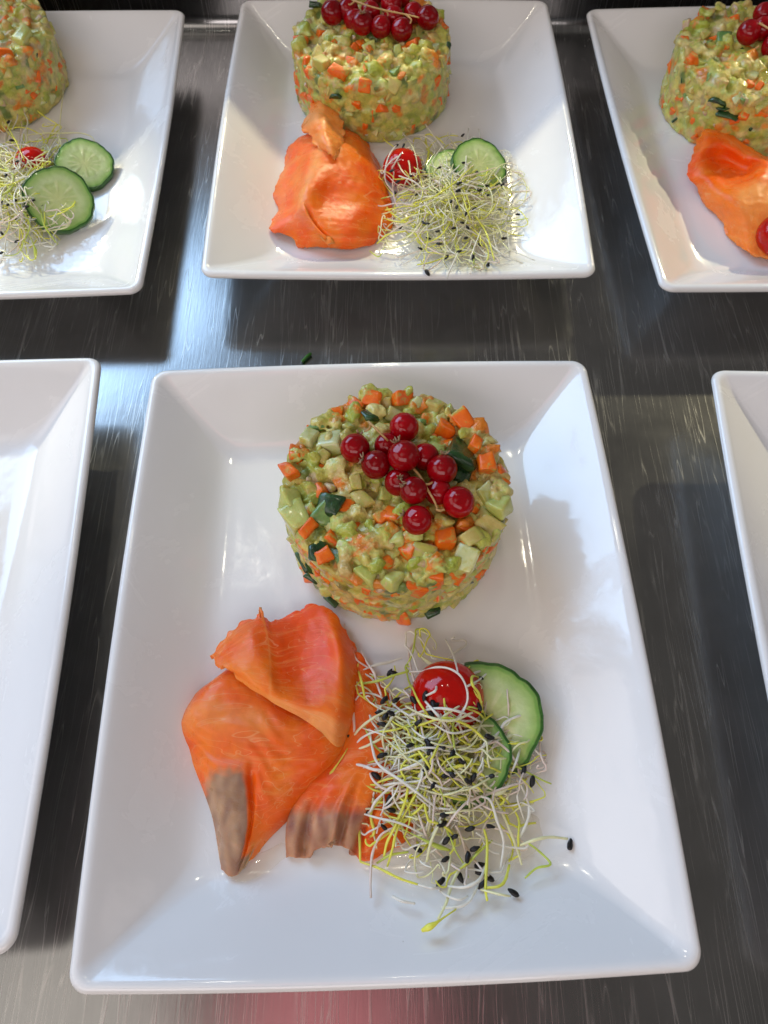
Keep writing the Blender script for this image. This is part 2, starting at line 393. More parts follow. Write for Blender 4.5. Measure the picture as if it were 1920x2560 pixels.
# ------------------------------------------------------------------ vegetable tartare
PAL = [((.48, .47, .09), 28), ((.64, .54, .14), 24), ((.34, .39, .05), 13), ((.66, .54, .21), 12), ((.52, .59, .17), 9), ((.72, .20, .015), 13), ((.10, .17, .04), 7), ((.52, .38, .22), 8)]
def dice_variants(kind, n, rng, irregular=.16, dims=(1, 1, 1)):
    out = []
    for v in range(n):
        bm = bmesh.new(); bmesh.ops.create_cube(bm, size=1.0)
        for w in bm.verts:
            w.co = Vector([c * d * (1 + rng.uniform(-irregular, irregular)) for c, d in zip(w.co, dims)]) + Vector([rng.uniform(-.07, .07) for _ in range(3)])
        bmesh.ops.bevel(bm, geom=list(bm.edges), offset=.17, segments=3, affect='EDGES', profile=.6)
        bmesh.ops.triangulate(bm, faces=[f for f in bm.faces if len(f.verts) > 4])
        sd = rng.uniform(0, 99)
        for w in bm.verts:
            w.co += noise.noise_vector(w.co * 1.7 + Vector((sd, sd, 0))) * .26 + noise.noise_vector(w.co * 5 + Vector((sd, 0, 0))) * .05
        bmesh.ops.smooth_vert(bm, verts=bm.verts, factor=.5, use_axis_x=True, use_axis_y=True, use_axis_z=True)
        me = bpy.data.meshes.new(kind); bm.to_mesh(me); bm.free(); me.materials.append(M[kind])
        me.polygons.foreach_set('use_smooth', [True] * len(me.polygons)); out.append(me)
    return out
rg = random.Random(5)
DICE = {'carrot': dice_variants('carrot', 8, rg), 'potato': dice_variants('potato', 8, rg, .22), 'avocado': dice_variants('avocado', 7, rg, .28),
        'pale': dice_variants('pale', 5, rg, .28), 'cucumber_dark': dice_variants('cucumber_dark', 5, rg, .25, (1, .8, .35)),
        'green': dice_variants('green', 5, rg, .25, (1, .8, .6)), 'fish': dice_variants('fish', 5, rg, .3, (1.1, .8, .6))}
PNAME = {'carrot': 'carrot_dice', 'potato': 'potato_dice', 'avocado': 'avocado_chunk', 'pale': 'onion_piece', 'cucumber_dark': 'cucumber_skin', 'green': 'cucumber_piece', 'fish': 'fish_piece'}
def tartare(cx, cy, r, H, seed, nseg, count, label, explicit=(), unp=U, vox=.0009):
    rng = random.Random(seed); root = empty('vegetable_tartare', (cx, cy, FL)); tag(root, label, 'tartare', 'round vegetable tartares, one on each plate')
    # cell sites fill the drum
    sites = []; cols = []; ids = []
    tot = sum(w for _, w in PAL)
    while len(sites) < int(2300 * (H / .039)):
        x, y, z = rng.uniform(-r, r), rng.uniform(-r, r), rng.uniform(0, H)
        d = math.hypot(x, y)
        if d > r or (d < r * .80 and z < H - .012): continue
        sites.append(Vector((x * 1.04, y * 1.04, z * 1.02)));
        p = rng.uniform(0, tot)
        for c, w in PAL:
            p -= w
            if p <= 0: break
        k = rng.uniform(.86, 1.16); cols.append([q * k for q in c])
    kd = KDTree(len(sites))
    for i, s in enumerate(sites): kd.insert(s, i)
    kd.balance()
    amp = [rng.uniform(-.0016, .0022) for _ in sites]
    def terrain(p):
        d = math.hypot(p.x, p.y) / r
        t = .0030 * noise.noise(p * 48 + Vector((seed, 0, 0))) + .0014 * noise.noise(p * 130 + Vector((0, seed, 0))) - .0018 * max(0, 1 - d / .6)
        if d > .9: t -= .0012 * ((d - .9) / .1) ** 2
        return t
    # surface sheet: centre -> rim -> down the side
    prof = []
    nt_, ns_ = int(nseg * .26), int(nseg * .17)
    for k in range(nt_): t = k / nt_; prof.append(((r - .003) * (.02 + .98 * t), H, 0, 1))
    for k in range(5): a = math.radians(90 * k / 5); prof.append((r - .003 + .003 * math.sin(a), H - .003 + .003 * math.cos(a), math.sin(a), math.cos(a)))
    for k in range(ns_ + 1): prof.append((r, (H - .003) * (1 - k / ns_), 1, 0))
    vs = []; cc = []; fs = []
    for (pr, pz, nr, nz) in prof:
        for j in range(nseg):
            a = 2 * math.pi * j / nseg; c_, s_ = math.cos(a), math.sin(a)
            p = Vector((pr * c_, pr * s_, pz)); nrm = Vector((nr * c_, nr * s_, nz))
            w = p + noise.noise_vector(p * 260) * .0016
            near = kd.find_n(w, 2)
            d1, d2 = near[0][2], near[1][2]; i1 = near[0][1]
            e = min(1, (d2 - d1) / .0022)
            disp = amp[i1] * min(1, e * 1.2) - .0017 * (1 - e) ** 2 + .0006 * noise.noise(p * 900) + .0011 * noise.noise(p * 120)
            if pz > H - .001: disp += terrain(p)
            else: disp *= .38
            q = p + nrm * disp
            if q.z < .0002: q.z = .0002
            vs.append((q.x + cx, q.y + cy, q.z + FL))
            i2 = near[1][1]; mixk = .5 * (1 - min(1, (d2 - d1) / .0010))
            col = [A_ * (1 - mixk) + B_ * mixk for A_, B_ in zip(cols[i1], cols[i2])]
            g = .14; col = [q_ * (1 - g) + b_ * g for q_, b_ in zip(col, (.50, .48, .10))]
            cc.append(col)
    n = nseg
    for i in range(len(prof) - 1):
        for j in range(n):
            j2 = (j + 1) % n; fs.append((i * n + j, (i + 1) * n + j, (i + 1) * n + j2, i * n + j2))
    fs.append(tuple(range(n))); L = (len(prof) - 1) * n; fs.append(tuple(L + k for k in range(n))[::-1])
    mv, mf, mc = vs, fs, cc
    used = []
    def put(kind, p, nrm, size, depth, rot=None, sc=None):
        me = rng.choice(DICE[kind])
        rot = rot or Euler([rng.uniform(0, 6.28) for _ in range(3)])
        s = [q * rng.uniform(.78, 1.22) for q in (sc or [size] * 3)]
        lift = Vector((0, 0, terrain(p) * .8)) if nrm.z > .5 else Vector((0, 0, 0))
        inst(PNAME[kind], me, root, Vector((cx, cy, FL)) + p + lift + nrm * depth, rot, s)
        used.append(p)
    for (kind, px, py, sz, zoff) in explicit:       # pieces the photograph singles out
        z = FL + H + .001 + zoff
        w = unp(px, py, z); p = Vector((w.x - cx, w.y - cy, H))
        d = math.hypot(p.x, p.y)
        if d > r * .94 and zoff > -.004: p.x *= r * .94 / d; p.y *= r * .94 / d; d = r * .94
        if d > r * 1.0 or zoff < -.004:            # sits on the side wall: walk down the view ray
            best = None
            for k in range(200):
                zz = FL + H * (1 - k / 200); w = unp(px, py, zz); dd = math.hypot(w.x - cx, w.y - cy)
                if best is None or abs(dd - r) < best[0]: best = (abs(dd - r), Vector((w.x - cx, w.y - cy, zz - FL)))
                if dd <= r: break
            if best[0] > .003: continue
            p = best[1]; nrm = Vector((p.x, p.y, 0)).normalized()
            if p.z < .004: p.z = .004
            a = math.atan2(nrm.y, nrm.x)
            dk = kind == 'cucumber_dark'; sz *= .95; put(kind, p, nrm, sz, -sz * (.14 if dk else .40), Euler((rng.uniform(-.4, .4), rng.uniform(-.3, .3), a + rng.uniform(-.3, .3))), [sz * .7, sz, sz * .9])
        else: dk = kind == 'cucumber_dark'; sz *= 1.15 if dk else .88; put(kind, Vector((p.x, p.y, H)), Vector((0, 0, 1)), sz, (sz * .12 if dk else -sz * .12) + zoff, Euler((rng.uniform(-.55, .55), rng.uniform(-.55, .55), rng.uniform(0, 1.6))), [sz, sz * .95, sz])
    kinds = ['carrot'] * 36 + ['potato'] * 34 + ['avocado'] * 16 + ['pale'] * 14 + ['cucumber_dark'] * 8 + ['green'] * 8 + ['fish'] * 12
    tries = 0
    while len(used) < count and tries < 8000:
        tries += 1
        top = rng.random() < .46
        if top:
            rr = r * math.sqrt(rng.random()) * .97; a = rng.uniform(0, 6.283); p = Vector((rr * math.cos(a), rr * math.sin(a), H)); nrm = Vector((0, 0, 1))
        else:
            a = rng.uniform(-math.pi, 0) if rng.random() < .78 else rng.uniform(0, math.pi); p = Vector((r * math.cos(a), r * math.sin(a), rng.uniform(.004, H - .003))); nrm = Vector((math.cos(a), math.sin(a), 0))
        if any((p - q).length < .0049 for q in used): continue
        k = rng.choice(kinds); sz = rng.uniform(.0042, .0072)
        if top: put(k, p, nrm, sz, -sz * rng.uniform(.18, .46))
        else: put(k, p, nrm, sz, -sz * rng.uniform(.42, .52))
    # dabs of dressing and crushed avocado that cover the joints
    dv = []; df = []; dc = []
    for q in range(int(count * 1.15)):
        if rng.random() < .55:
            wall = None; rr = r * math.sqrt(rng.random()) * .98; a = rng.uniform(0, 6.283); p = Vector((rr * math.cos(a), rr * math.sin(a), H)); p.z += terrain(p) + rng.uniform(-.0002, .0026)
        else:
            a = rng.uniform(-math.pi, 0) if rng.random() < .75 else rng.uniform(0, math.pi); rr = r + rng.uniform(-.0010, .0004); p = Vector((rr * math.cos(a), rr * math.sin(a), rng.uniform(.003, H - .001))); wall = a
        bm = bmesh.new(); bmesh.ops.create_icosphere(bm, subdivisions=2, radius=1); sz = rng.uniform(.0018, .0044); sd = Vector((rng.uniform(0, 99), 0, 0))
        sx, sy, sz_ = rng.uniform(.7, 1.5), rng.uniform(.7, 1.3), rng.uniform(.45, .8); rot = Euler((rng.uniform(-.5, .5), rng.uniform(-.5, .5), rng.uniform(0, 6))).to_matrix()
        col = rng.choice([(.48, .48, .08), (.60, .51, .12), (.38, .43, .05), (.68, .58, .20), (.60, .43, .14), (.53, .58, .15), (.74, .22, .015)]); b0 = len(dv)
        for v in bm.verts:
            c = v.co + noise.noise_vector(v.co * 1.6 + sd) * .55
            w = rot @ Vector((c.x * sx, c.y * sy, c.z * sz_)) * sz + p
            if wall is not None:
                o_ = math.hypot(w.x, w.y) - r
                if o_ > 0: q_ = (r + o_ * .30) / (r + o_); w.x *= q_; w.y *= q_
            dv.append((w.x + cx, w.y + cy, max(w.z, .0002) + FL)); dc.append(col)
        df += [tuple(v.index + b0 for v in f.verts) for f in bm.faces]; bm.free()
    ckd = KDTree(len(mv) + len(dv))
    allv = [Vector(v) for v in mv] + [Vector(v) for v in dv]; allc = mc + dc
    for i, v in enumerate(allv): ckd.insert(v, i)
    ckd.balance()
    nb = len(mv); o = meshobj('avocado_mash', allv, mf + [tuple(i + nb for i in f) for f in df], M['mash'], root)
    md = o.modifiers.new('union', 'REMESH'); md.mode = 'VOXEL'; md.voxel_size = vox; md.use_smooth_shade = True
    md = o.modifiers.new('soften', 'SMOOTH'); md.factor = .5; md.iterations = 2
    dg = bpy.context.evaluated_depsgraph_get(); dg.update()
    me = bpy.data.meshes.new_from_object(o.evaluated_get(dg)); o.modifiers.clear(); old = o.data; o.data = me; bpy.data.meshes.remove(old)
    me.name = 'avocado_mash'
    if not me.materials: me.materials.append(M['mash'])
    off = Vector((cx, cy, FL)); n = len(me.vertices); co = np.empty(n * 3, np.float32); me.vertices.foreach_get('co', co); co = co.reshape(-1, 3)
    ca_ = np.ones((n, 4), np.float32)
    for i in range(n):
        w = Vector(co[i].tolist()) + off; fnd = ckd.find_n(w + noise.noise_vector(w * 420) * .0009, 2)
        c1, c2 = allc[fnd[0][1]], allc[fnd[1][1]]
        ca_[i, :3] = [(x1 + x2) / 2 for x1, x2 in zip(c1, c2)]
        q = noise.noise_vector(w * 700) * .00022; co[i, 0] += q.x; co[i, 1] += q.y; co[i, 2] += q.z
    me.vertices.foreach_set('co', co.ravel())
    at = me.color_attributes.new('Col', 'FLOAT_COLOR', 'POINT'); at.data.foreach_set('color', ca_.ravel())
    me.polygons.foreach_set('use_smooth', [True] * len(me.polygons)); me.update()
    return root
EX = [('cucumber_dark', 652, 1212, .009, -.006), ('cucumber_dark', 668, 1228, .008, -.006), ('carrot', 803, 856, .0075, .001), ('carrot', 772, 870, .006, 0), ('carrot', 868, 858, .008, 0), ('carrot', 722, 888, .007, -.001), ('pale', 905, 865, .008, 0), ('potato', 940, 870, .007, 0),
      ('carrot', 1003, 903, .0088, .0025), ('carrot', 960, 925, .0075, 0), ('carrot', 1026, 962, .0068, .002), ('carrot', 1050, 1000, .0088, .003), ('cucumber_dark', 995, 985, .013, .0005), ('cucumber_dark', 1000, 1020, .009, 0),
      ('cucumber_dark', 803, 898, .0075, .001), ('green', 672, 913, .0065, .0015), ('pale', 668, 945, .008, .001), ('pale', 712, 955, .010, .0005), ('carrot', 640, 985, .009, 0), ('carrot', 618, 1015, .0085, .0025),
      ('potato', 770, 1035, .0075, .003), ('fish', 715, 1045, .008, 0), ('carrot', 690, 1055, .0075, -.001), ('avocado', 628, 1080, .012, .0015), ('avocado', 640, 1115, .012, .0005), ('green', 700, 1098, .011, .003), ('cucumber_dark', 715, 1090, .010, .003),
      ('carrot', 745, 1093, .009, .001), ('potato', 780, 1075, .009, 0), ('carrot', 850, 1115, .009, .0), ('carrot', 825, 1118, .007, 0), ('carrot', 663, 1140, .007, .0015), ('carrot', 695, 1200, .009, .0015),
      ('cucumber_dark', 656, 1225, .010, -.002), ('cucumber_dark', 672, 1245, .009, -.006), ('pale', 775, 1180, .010, 0), ('green', 740, 1205, .007, 0), ('avocado', 850, 1160, .012, 0), ('carrot', 885, 1180, .009, 0),
      ('fish', 910, 1195, .011, .001), ('carrot', 962, 1165, .0088, .002), ('potato', 1010, 1160, .010, .001), ('pale', 1020, 1210, .0095, .002), ('avocado', 1085, 1095, .0095, .002), ('potato', 1055, 1125, .010, .0),
      ('green', 1085, 1140, .007, -.001), ('carrot', 1000, 1130, .008, -.001), ('carrot', 1085, 1045, .006, 0), ('pale', 1050, 1065, .010, 0), ('avocado', 790, 1240, .009, -.0005), ('avocado', 850, 1250, .008, 0), ('carrot', 830, 1215, .007, 0),
      ('green', 970, 1215, .007, .0), ('carrot', 945, 1238, .006, 0), ('carrot', 895, 1280, .0085, -.006), ('carrot', 940, 1270, .0085, -.006), ('carrot', 770, 1290, .010, -.006), ('carrot', 795, 1305, .009, -.006), ('carrot', 900, 1315, .009, -.006),
      ('cucumber_dark', 935, 1318, .008, -.006), ('fish', 740, 1260, .012, -.006), ('carrot', 600, 1140, .007, -.006), ('carrot', 645, 1275, .010, -.006), ('carrot', 1045, 1240, .008, -.006), ('carrot', 870, 1350, .008, -.006),
      ('cucumber_dark', 602, 1090, .006, -.003), ('cucumber_dark', 715, 1305, .007, -.006), ('potato', 735, 1310, .009, -.006), ('carrot', 688, 1300, .010, -.006), ('pale', 1000, 1250, .009, -.006), ('pale', 850, 1310, .012, -.006),
      ('potato', 960, 1300, .010, -.006)]
tartare(.00474, .16188, .0482, .0388, 3, 330, 240, 'round vegetable tartare on the front plate, large loose redcurrant sprig on top', EX, vox=.00065)
EX2 = [('carrot', 645, 72, .009, -.006), ('carrot', 688, 108, .007, -.006), ('carrot', 722, 118, .009, -.006), ('carrot', 725, 167, .0095, -.006), ('carrot', 785, 190, .008, -.006), ('carrot', 875, 165, .012, -.006), ('carrot', 938, 128, .011, -.006),
       ('carrot', 648, 175, .010, -.006), ('carrot', 652, 140, .009, -.006), ('carrot', 880, 120, .008, -.006), ('carrot', 795, 250, .009, -.006), ('green', 795, 145, .013, -.006), ('cucumber_dark', 765, 138, .009, -.006), ('cucumber_dark', 725, 208, .010, -.006),
       ('potato', 685, 148, .011, -.006), ('avocado', 960, 75, .010, -.006), ('green', 910, 195, .012, -.006), ('cucumber_dark', 680, 12, .010, 0), ('avocado', 800, 170, .011, -.006), ('potato', 850, 200, .012, -.006)]
tartare(-.00893, .48258, .0495, .0386, 11, 230, 190, 'round vegetable tartare on the middle back plate, berries over its near edge', EX2)
EX3 = [('cucumber_dark', 1550, 218, .012, -.006), ('cucumber_dark', 1572, 245, .013, -.006), ('cucumber_dark', 1560, 232, .009, -.006), ('cucumber_dark', 1610, 195, .012, -.006), ('carrot', 1483, 132, .009, -.006), ('carrot', 1520, 135, .011, -.006), ('carrot', 1570, 165, .012, -.006), ('carrot', 1505, 270, .012, -.006),
       ('carrot', 1435, 215, .009, -.006), ('potato', 1500, 235, .013, -.006), ('avocado', 1585, 175, .011, -.006), ('green', 1475, 200, .012, -.006), ('green', 1560, 85, .012, 0), ('carrot', 1470, 90, .006, -.006), ('carrot', 1520, 22, .008, 0), ('carrot', 1640, 260, .012, -.006)]
tartare(.2295, .4700, .0495, .0386, 23, 220, 175, 'round vegetable tartare on the right back plate, dark green cucumber strips in its side', EX3)
tartare(-.2625, .4880, .0495, .0386, 31, 220, 175, 'round vegetable tartare on the left back plate behind red tomato and sprouts',
        [('carrot', 12, 40, .006, -.002), ('carrot', 38, 38, .007, -.002), ('carrot', 15, 135, .013, -.006), ('carrot', 70, 58, .010, -.006), ('avocado', 70, 95, .013, -.006), ('carrot', 105, 160, .011, -.006), ('carrot', 45, 212, .011, -.006), ('carrot', 92, 205, .010, -.006), ('green', 55, 150, .010, -.006)])

# ------------------------------------------------------------------ redcurrants
def berry(root, p, r, rng, calyx=None, hang=False):
    bm = bmesh.new(); bmesh.ops.create_uvsphere(bm, u_segments=28, v_segments=18, radius=1)
    ax = Euler((rng.uniform(-.6, .6), rng.uniform(-.6, .6), rng.uniform(0, 6)))
    for v in bm.verts:
        z = v.co.z; k = 1 + .010 * noise.noise(v.co * 1.5 + Vector((p.x * 99, 0, 0)))
        pole = max(0, abs(z) - .93) / .07
        v.co = v.co * k * (1 - .05 * pole)
        v.co.z *= .96
    bm.transform(ax.to_matrix().to_4x4())
    o = meshobj('berry', [Vector(v.co) * r + p for v in bm.verts], [[v.index for v in f.verts] for f in bm.faces], M['berry'], root)
    bm.free()
    if calyx:
        d = Vector(calyx).normalized(); vs = []; fs = []
        side = d.orthogonal().normalized(); b2 = d.cross(side)
        for k in range(6):
            a = k * 1.047 + rng.uniform(-.3, .3); dirv = side * math.cos(a) + b2 * math.sin(a)
            q0 = p + d * r * .97 + dirv * r * .06; q1 = p + d * r * 1.10 + dirv * r * rng.uniform(.12, .3); q2 = p + d * r * rng.uniform(1.12, 1.3) + dirv * r * rng.uniform(.1, .5)
            v_, f_ = tube([q0, q1, q2], lambda t: r * .07 * (1 - .5 * t), 5); b0 = len(vs); vs += v_; fs += [tuple(i + b0 for i in f) for f in f_]
        c = meshobj('calyx', vs, fs, M['calyx'], root); c.parent = o
    return o
def stemline(root, pts, r0, r1, n=20, name='stem'):
    P = catmull([tuple(p) for p in pts], n)
    return meshobj(name, *tube([Vector(p) for p in P], lambda t: r0 * (1 - t) + r1 * t, 7), M['stem'], root)
def sprig(name_label, loc, berries, stems, seed):
    rng = random.Random(seed); root = empty('redcurrant_sprig', loc); tag(root, name_label, 'redcurrants', 'redcurrant sprigs garnishing the tartares')
    for (x, y, rad, z, cal) in berries: berry(root, U(x, y, z), rad, rng, cal)
    for pts in stems: stemline(root, [U(*p) for p in pts], .00060, .00042)
    return root
Z = FL + .0388
sprig('loose redcurrant sprig with eleven berries lying on the front tartare', (.01, .16, Z), [
    (873, 923, .0064, Z + .0085, None), (767, 968, .0064, Z + .0070, (.3, .9, .5)), (812, 1004, .0062, Z + .0080, (-1, .2, .5)), (872, 985, .0068, Z + .0125, (-.5, .7, .8)),
    (836, 962, .0056, Z + .0055, None), (919, 987, .0060, Z + .0060, None), (955, 1014, .0065, Z + .0090, (.1, .9, .7)), (860, 1042, .0058, Z + .0062, (.1, -.2, 1)),
    (893, 1060, .0058, Z + .0105, (-.8, .1, .8)), (946, 1062, .0057, Z + .0055, None), (991, 1085, .0066, Z + .0080, None), (901, 1124, .0061, Z + .0078, (-1, .3, .4))],
    [[(796, 911, Z + .012), (812, 926, Z + .0135), (830, 944, Z + .0125), (838, 952, Z + .011)], [(798, 912, Z + .012), (800, 922, Z + .011), (793, 930, Z + .010), (786, 932, Z + .010)],
     [(893, 1012, Z + .010), (908, 1030, Z + .011), (925, 1060, Z + .0115), (938, 1082, Z + .012), (946, 1102, Z + .010)], [(942, 1100, Z + .0105), (950, 1103, Z + .0105), (960, 1101, Z + .010)],
     [(912, 1045, Z + .011), (926, 1046, Z + .0105), (934, 1042, Z + .010)]], 1)
sprig('redcurrant sprig with a long bare stem along the berries, on the middle back tartare', (0, .47, Z), [
    (718, 27, .0072, Z + .0065, None), (752, 20, .0066, Z + .0075, None), (765, 42, .0066, Z + .0050, None), (783, 50, .0070, Z + .0070, (0, -.2, 1)), (823, 58, .0066, Z + .0065, None), (868, 64, .0068, Z + .0060, None),
    (924, 38, .0070, Z + .0072, None), (893, 28, .0062, Z + .0060, None), (850, 35, .0062, Z + .0065, None), (845, 8, .0068, Z + .0085, None), (800, 25, .0062, Z + .0070, None), (865, -8, .0066, Z + .0075, None), (810, -14, .0066, Z + .0080, None)],
    [[(740, -12, Z + .012), (762, 0, Z + .0135), (800, 14, Z + .0145), (840, 24, Z + .0145), (880, 32, Z + .0145), (905, 38, Z + .014)], [(822, 19, Z + .0145), (836, 26, Z + .0135), (838, 34, Z + .012)], [(876, 31, Z + .0145), (888, 42, Z + .0135), (886, 51, Z + .012)], [(766, 3, Z + .0135), (757, 10, Z + .0125), (748, 7, Z + .012)]], 2)
sprig('redcurrants on the right back tartare, cut by the right edge of the photo', (.25, .46, Z), [
    (1618, 70, .0072, Z + .0065, None), (1648, 62, .0068, Z + .0075, None), (1672, 100, .0072, Z + .006, None), (1680, 55, .0070, Z + .0085, None), (1700, 85, .0070, Z + .008, None), (1650, 30, .0066, Z + .006, None)],
    [[(1640, 50, Z + .013), (1670, 66, Z + .0145), (1700, 70, Z + .0145)], [(1600, 118, Z + .001), (1625, 108, Z + .003), (1640, 100, Z + .006)]], 3)

# ------------------------------------------------------------------ smoked salmon
OR = np.array((.97, .190, .007)); DP = np.array((.94, .115, .002)); PL = np.array((.97, .36, .09)); GR = np.array((.27, .14, .085)); GR2 = np.array((.50, .30, .17)); PK = np.array((.97, .25, .03))
def sheet(name, parent, unp, grid, color, nu=90, nv=110, thick=.0022, rip=.0008, seed=0, edge=.0014, post=None, sides=(1, 1, 1, 1)):
    """grid[row][col] = (x, y, millimetres above the plate floor)"""
    G = np.array([[tuple(unp(x, y, FL + h / 1000)) for (x, y, h) in row] for row in grid])
    A = catmull(G, nv); A = np.swapaxes(catmull(np.swapaxes(A, 0, 1), nu), 0, 1)   # nv x nu x 3
    sd = Vector((seed * 3.1, seed * 1.7, seed)); vs = []; cols = []; st = []
    for j in range(nv):
        v = j / (nv - 1)
        for i in range(nu):
            u = i / (nu - 1); p = Vector(A[j, i])
            e = min(u if sides[0] else 1, 1 - u if sides[1] else 1, v if sides[2] else 1, 1 - v if sides[3] else 1)
            nz = noise.noise(p * 95 + sd); nz2 = noise.noise(p * 300 + sd); nz3 = noise.noise(Vector((u * 3.5, v * 26 + 2 * noise.noise(p * 40), 0)) + sd)
            p.z += rip * (1.1 * nz + .5 * nz2 + .45 * nz3)
            if e < .05:
                k = 1 - e / .05
                q = noise.noise_vector(p * 190 + sd) + noise.noise_vector(p * 520 + sd) * .35
                p.x += q.x * edge * k; p.y += q.y * edge * k
            if post: p = post(p, u, v)
            p.z = max(p.z, FL + thick * .5)
            vs.append(p); c = color(u, v, p, nz, nz2); cols.append(c); st.append((u, v, seed * .37))
    fs = [(j * nu + i, (j + 1) * nu + i, (j + 1) * nu + i + 1, j * nu + i + 1) for j in range(nv - 1) for i in range(nu - 1)]
    o = meshobj(name, vs, fs, M['salmon'], parent, cols=cols)
    a = o.data.attributes.new('St', 'FLOAT_VECTOR', 'POINT'); a.data.foreach_set('vector', np.array(st, np.float32).ravel())
    md = o.modifiers.new('thickness', 'SOLIDIFY'); md.thickness = thick; md.offset = -1
    return o
sm = lambda x: 0 if x < 0 else (1 if x > 1 else x * x * (3 - 2 * x))
def lerp(a, b, t): return a * (1 - t) + b * t
def salmon(loc, label): r = empty('salmon_slice', loc); tag(r, label, 'smoked salmon', 'folded slices of smoked salmon'); return r
b_ = C2(650, 900, FL)
sA = salmon(b_, 'large folded smoked salmon slice on the front plate with a grey brown pointed tip')
gA = [[(400, 500, 3), (500, 440, 7), (700, 450, 6), (950, 520, 4), (1130, 600, 4), (1205, 640, 2)],
      [(215, 650, 3), (330, 600, 12), (620, 640, 11), (900, 720, 9), (1120, 760, 8), (1220, 780, 3)],
      [(102, 850, 2), (230, 790, 12), (560, 830, 15), (860, 880, 15), (1110, 890, 12), (1212, 890, 3)],
      [(178, 1010, 2), (290, 985, 10), (560, 1040, 14), (820, 1060, 14), (1050, 1050, 12), (1150, 1045, 2)],
      [(255, 1195, 1.5), (350, 1170, 9), (560, 1220, 12), (720, 1230, 12), (900, 1210, 9), (1010, 1215, 2)],
      [(330, 1410, 1.5), (400, 1390, 8), (540, 1410, 10), (640, 1420, 9), (760, 1400, 7), (830, 1410, 1.5)],
      [(370, 1620, 1.5), (420, 1600, 7), (500, 1640, 8), (560, 1620, 7), (630, 1570, 5), (680, 1560, 1.5)],
      [(385, 1745, 2), (430, 1780, 4), (470, 1775, 4), (510, 1745, 4), (560, 1700, 3), (610, 1650, 1.5)]]
def cA(u, v, p, a, b):
    c = lerp(OR, DP, sm(.5 + a)); c = lerp(c, PL, .55 * sm((v - .16) / .1) * sm((.30 - abs(u - .25)) / .2) * sm((.42 - v) / .2))
    c = lerp(c, PK, .6 * sm((u - .80) / .12) * sm((.70 - v) / .2))
    line = .44 + .05 * math.sin(v * 9)                       # the skin-side panel of the folded tip
    g = sm((line - u + .012 * b) / .035) * sm((v - (.575 - .34 * u) - .012 * b - .02 * noise.noise(Vector((p.x * 500, p.y * 500, 0)))) / .085)
    g = max(g, sm((v - .86) / .05) * sm((.80 - u) / .1))
    c = lerp(c, lerp(GR2, GR, sm(.45 + .55 * noise.noise(Vector((p.x * 330, p.y * 150, 0))) + .4 * math.exp(-((u - line + .03) / .05) ** 2))), g)  # the darker line beside the fold is shade painted into the colour
    return c
def pA(p, u, v):
    line = .44 + .05 * math.sin(v * 9)
    k = sm((v - .42) / .12) * sm((1 - v) / .1)
    d = u - line
    p.z += .00022 * math.sin(70 * v - 25 * u + 3 * math.sin(20 * u)) * sm((v - .15) / .15) * sm((.7 - v) / .2) * sm(u / .1) * sm((.8 - u) / .2)
    p.z += .0018 * k * sm((.02 - d) / .03) - .0014 * k * math.exp(-((d - .02) / .025) ** 2)
    return p
sheet('salmon_fold', sA, C2, gA, cA, 110, 150, .0020, .0004, 1, .0008, pA, (0, 0, 0, 1))
gB = [[(318, 405, 7), (410, 290, 8), (520, 185, 9), (640, 150, 10), (700, 170, 7), (850, 140, 5), (985, 75, 5), (1100, 140, 6), (1200, 290, 5), (1262, 400, 3)],
      [(340, 425, 9), (440, 340, 12), (560, 270, 15), (655, 260, 13.5), (725, 290, 12), (860, 255, 8), (1010, 220, 8), (1110, 270, 12), (1195, 370, 9), (1258, 470, 4)],
      [(380, 450, 12), (480, 420, 16), (590, 400, 18), (672, 400, 16.5), (745, 430, 14), (870, 400, 10), (1030, 370, 11), (1130, 420, 15), (1200, 500, 11), (1246, 570, 5)],
      [(420, 480, 14), (520, 500, 18), (620, 520, 18.5), (690, 540, 18.5), (760, 560, 15), (890, 550, 12), (1040, 540, 15), (1140, 590, 17), (1200, 640, 12), (1238, 680, 5)],
      [(460, 510, 14), (560, 570, 17), (640, 610, 18), (705, 640, 18), (790, 670, 17), (920, 710, 17), (1050, 730, 18), (1130, 760, 17), (1190, 780, 11), (1228, 790, 5)],
      [(480, 535, 13.5), (570, 610, 15), (650, 655, 15.5), (715, 700, 15.5), (800, 745, 15), (900, 800, 14.5), (1010, 880, 14), (1090, 960, 13), (1140, 970, 9), (1190, 920, 3.5)]]
def cB(u, v, p, a, b):
    c = lerp(OR, DP, sm(.5 + a)); c = lerp(c, np.array((.90, .075, .001)), .85 * sm((.26 - abs(u - .58)) / .18) * sm((.85 - v) / .35))  # deeper orange in the fold's valley: shade put into the colour
    c = lerp(c, PL, .75 * sm((v - .80) / .10)); c = lerp(c, PK, .6 * sm((.32 - u) / .15) * sm((v - .2) / .3))
    c = lerp(c, PL, .5 * math.exp(-((u - .335 - .03 * math.sin(v * 5)) / .012) ** 2))
    return c
def pB(p, u, v):
    p.z += .0005 * math.sin(v * 15 + u * 4) * sm((u - .4) / .2) * (1 - v)
    if v < .03 and abs(u - .34) < .02: p.y += .0022; p.z += .002
    return p
sheet('salmon_fold', sA, C2, gB, cB, 120, 110, .0018, .0003, 2, .0024, pB, (1, 1, 1, 0))
sC = salmon(C2(1300, 1200, FL), 'smoked salmon slice with ragged grey brown fringe, under the sprouts of the front plate')
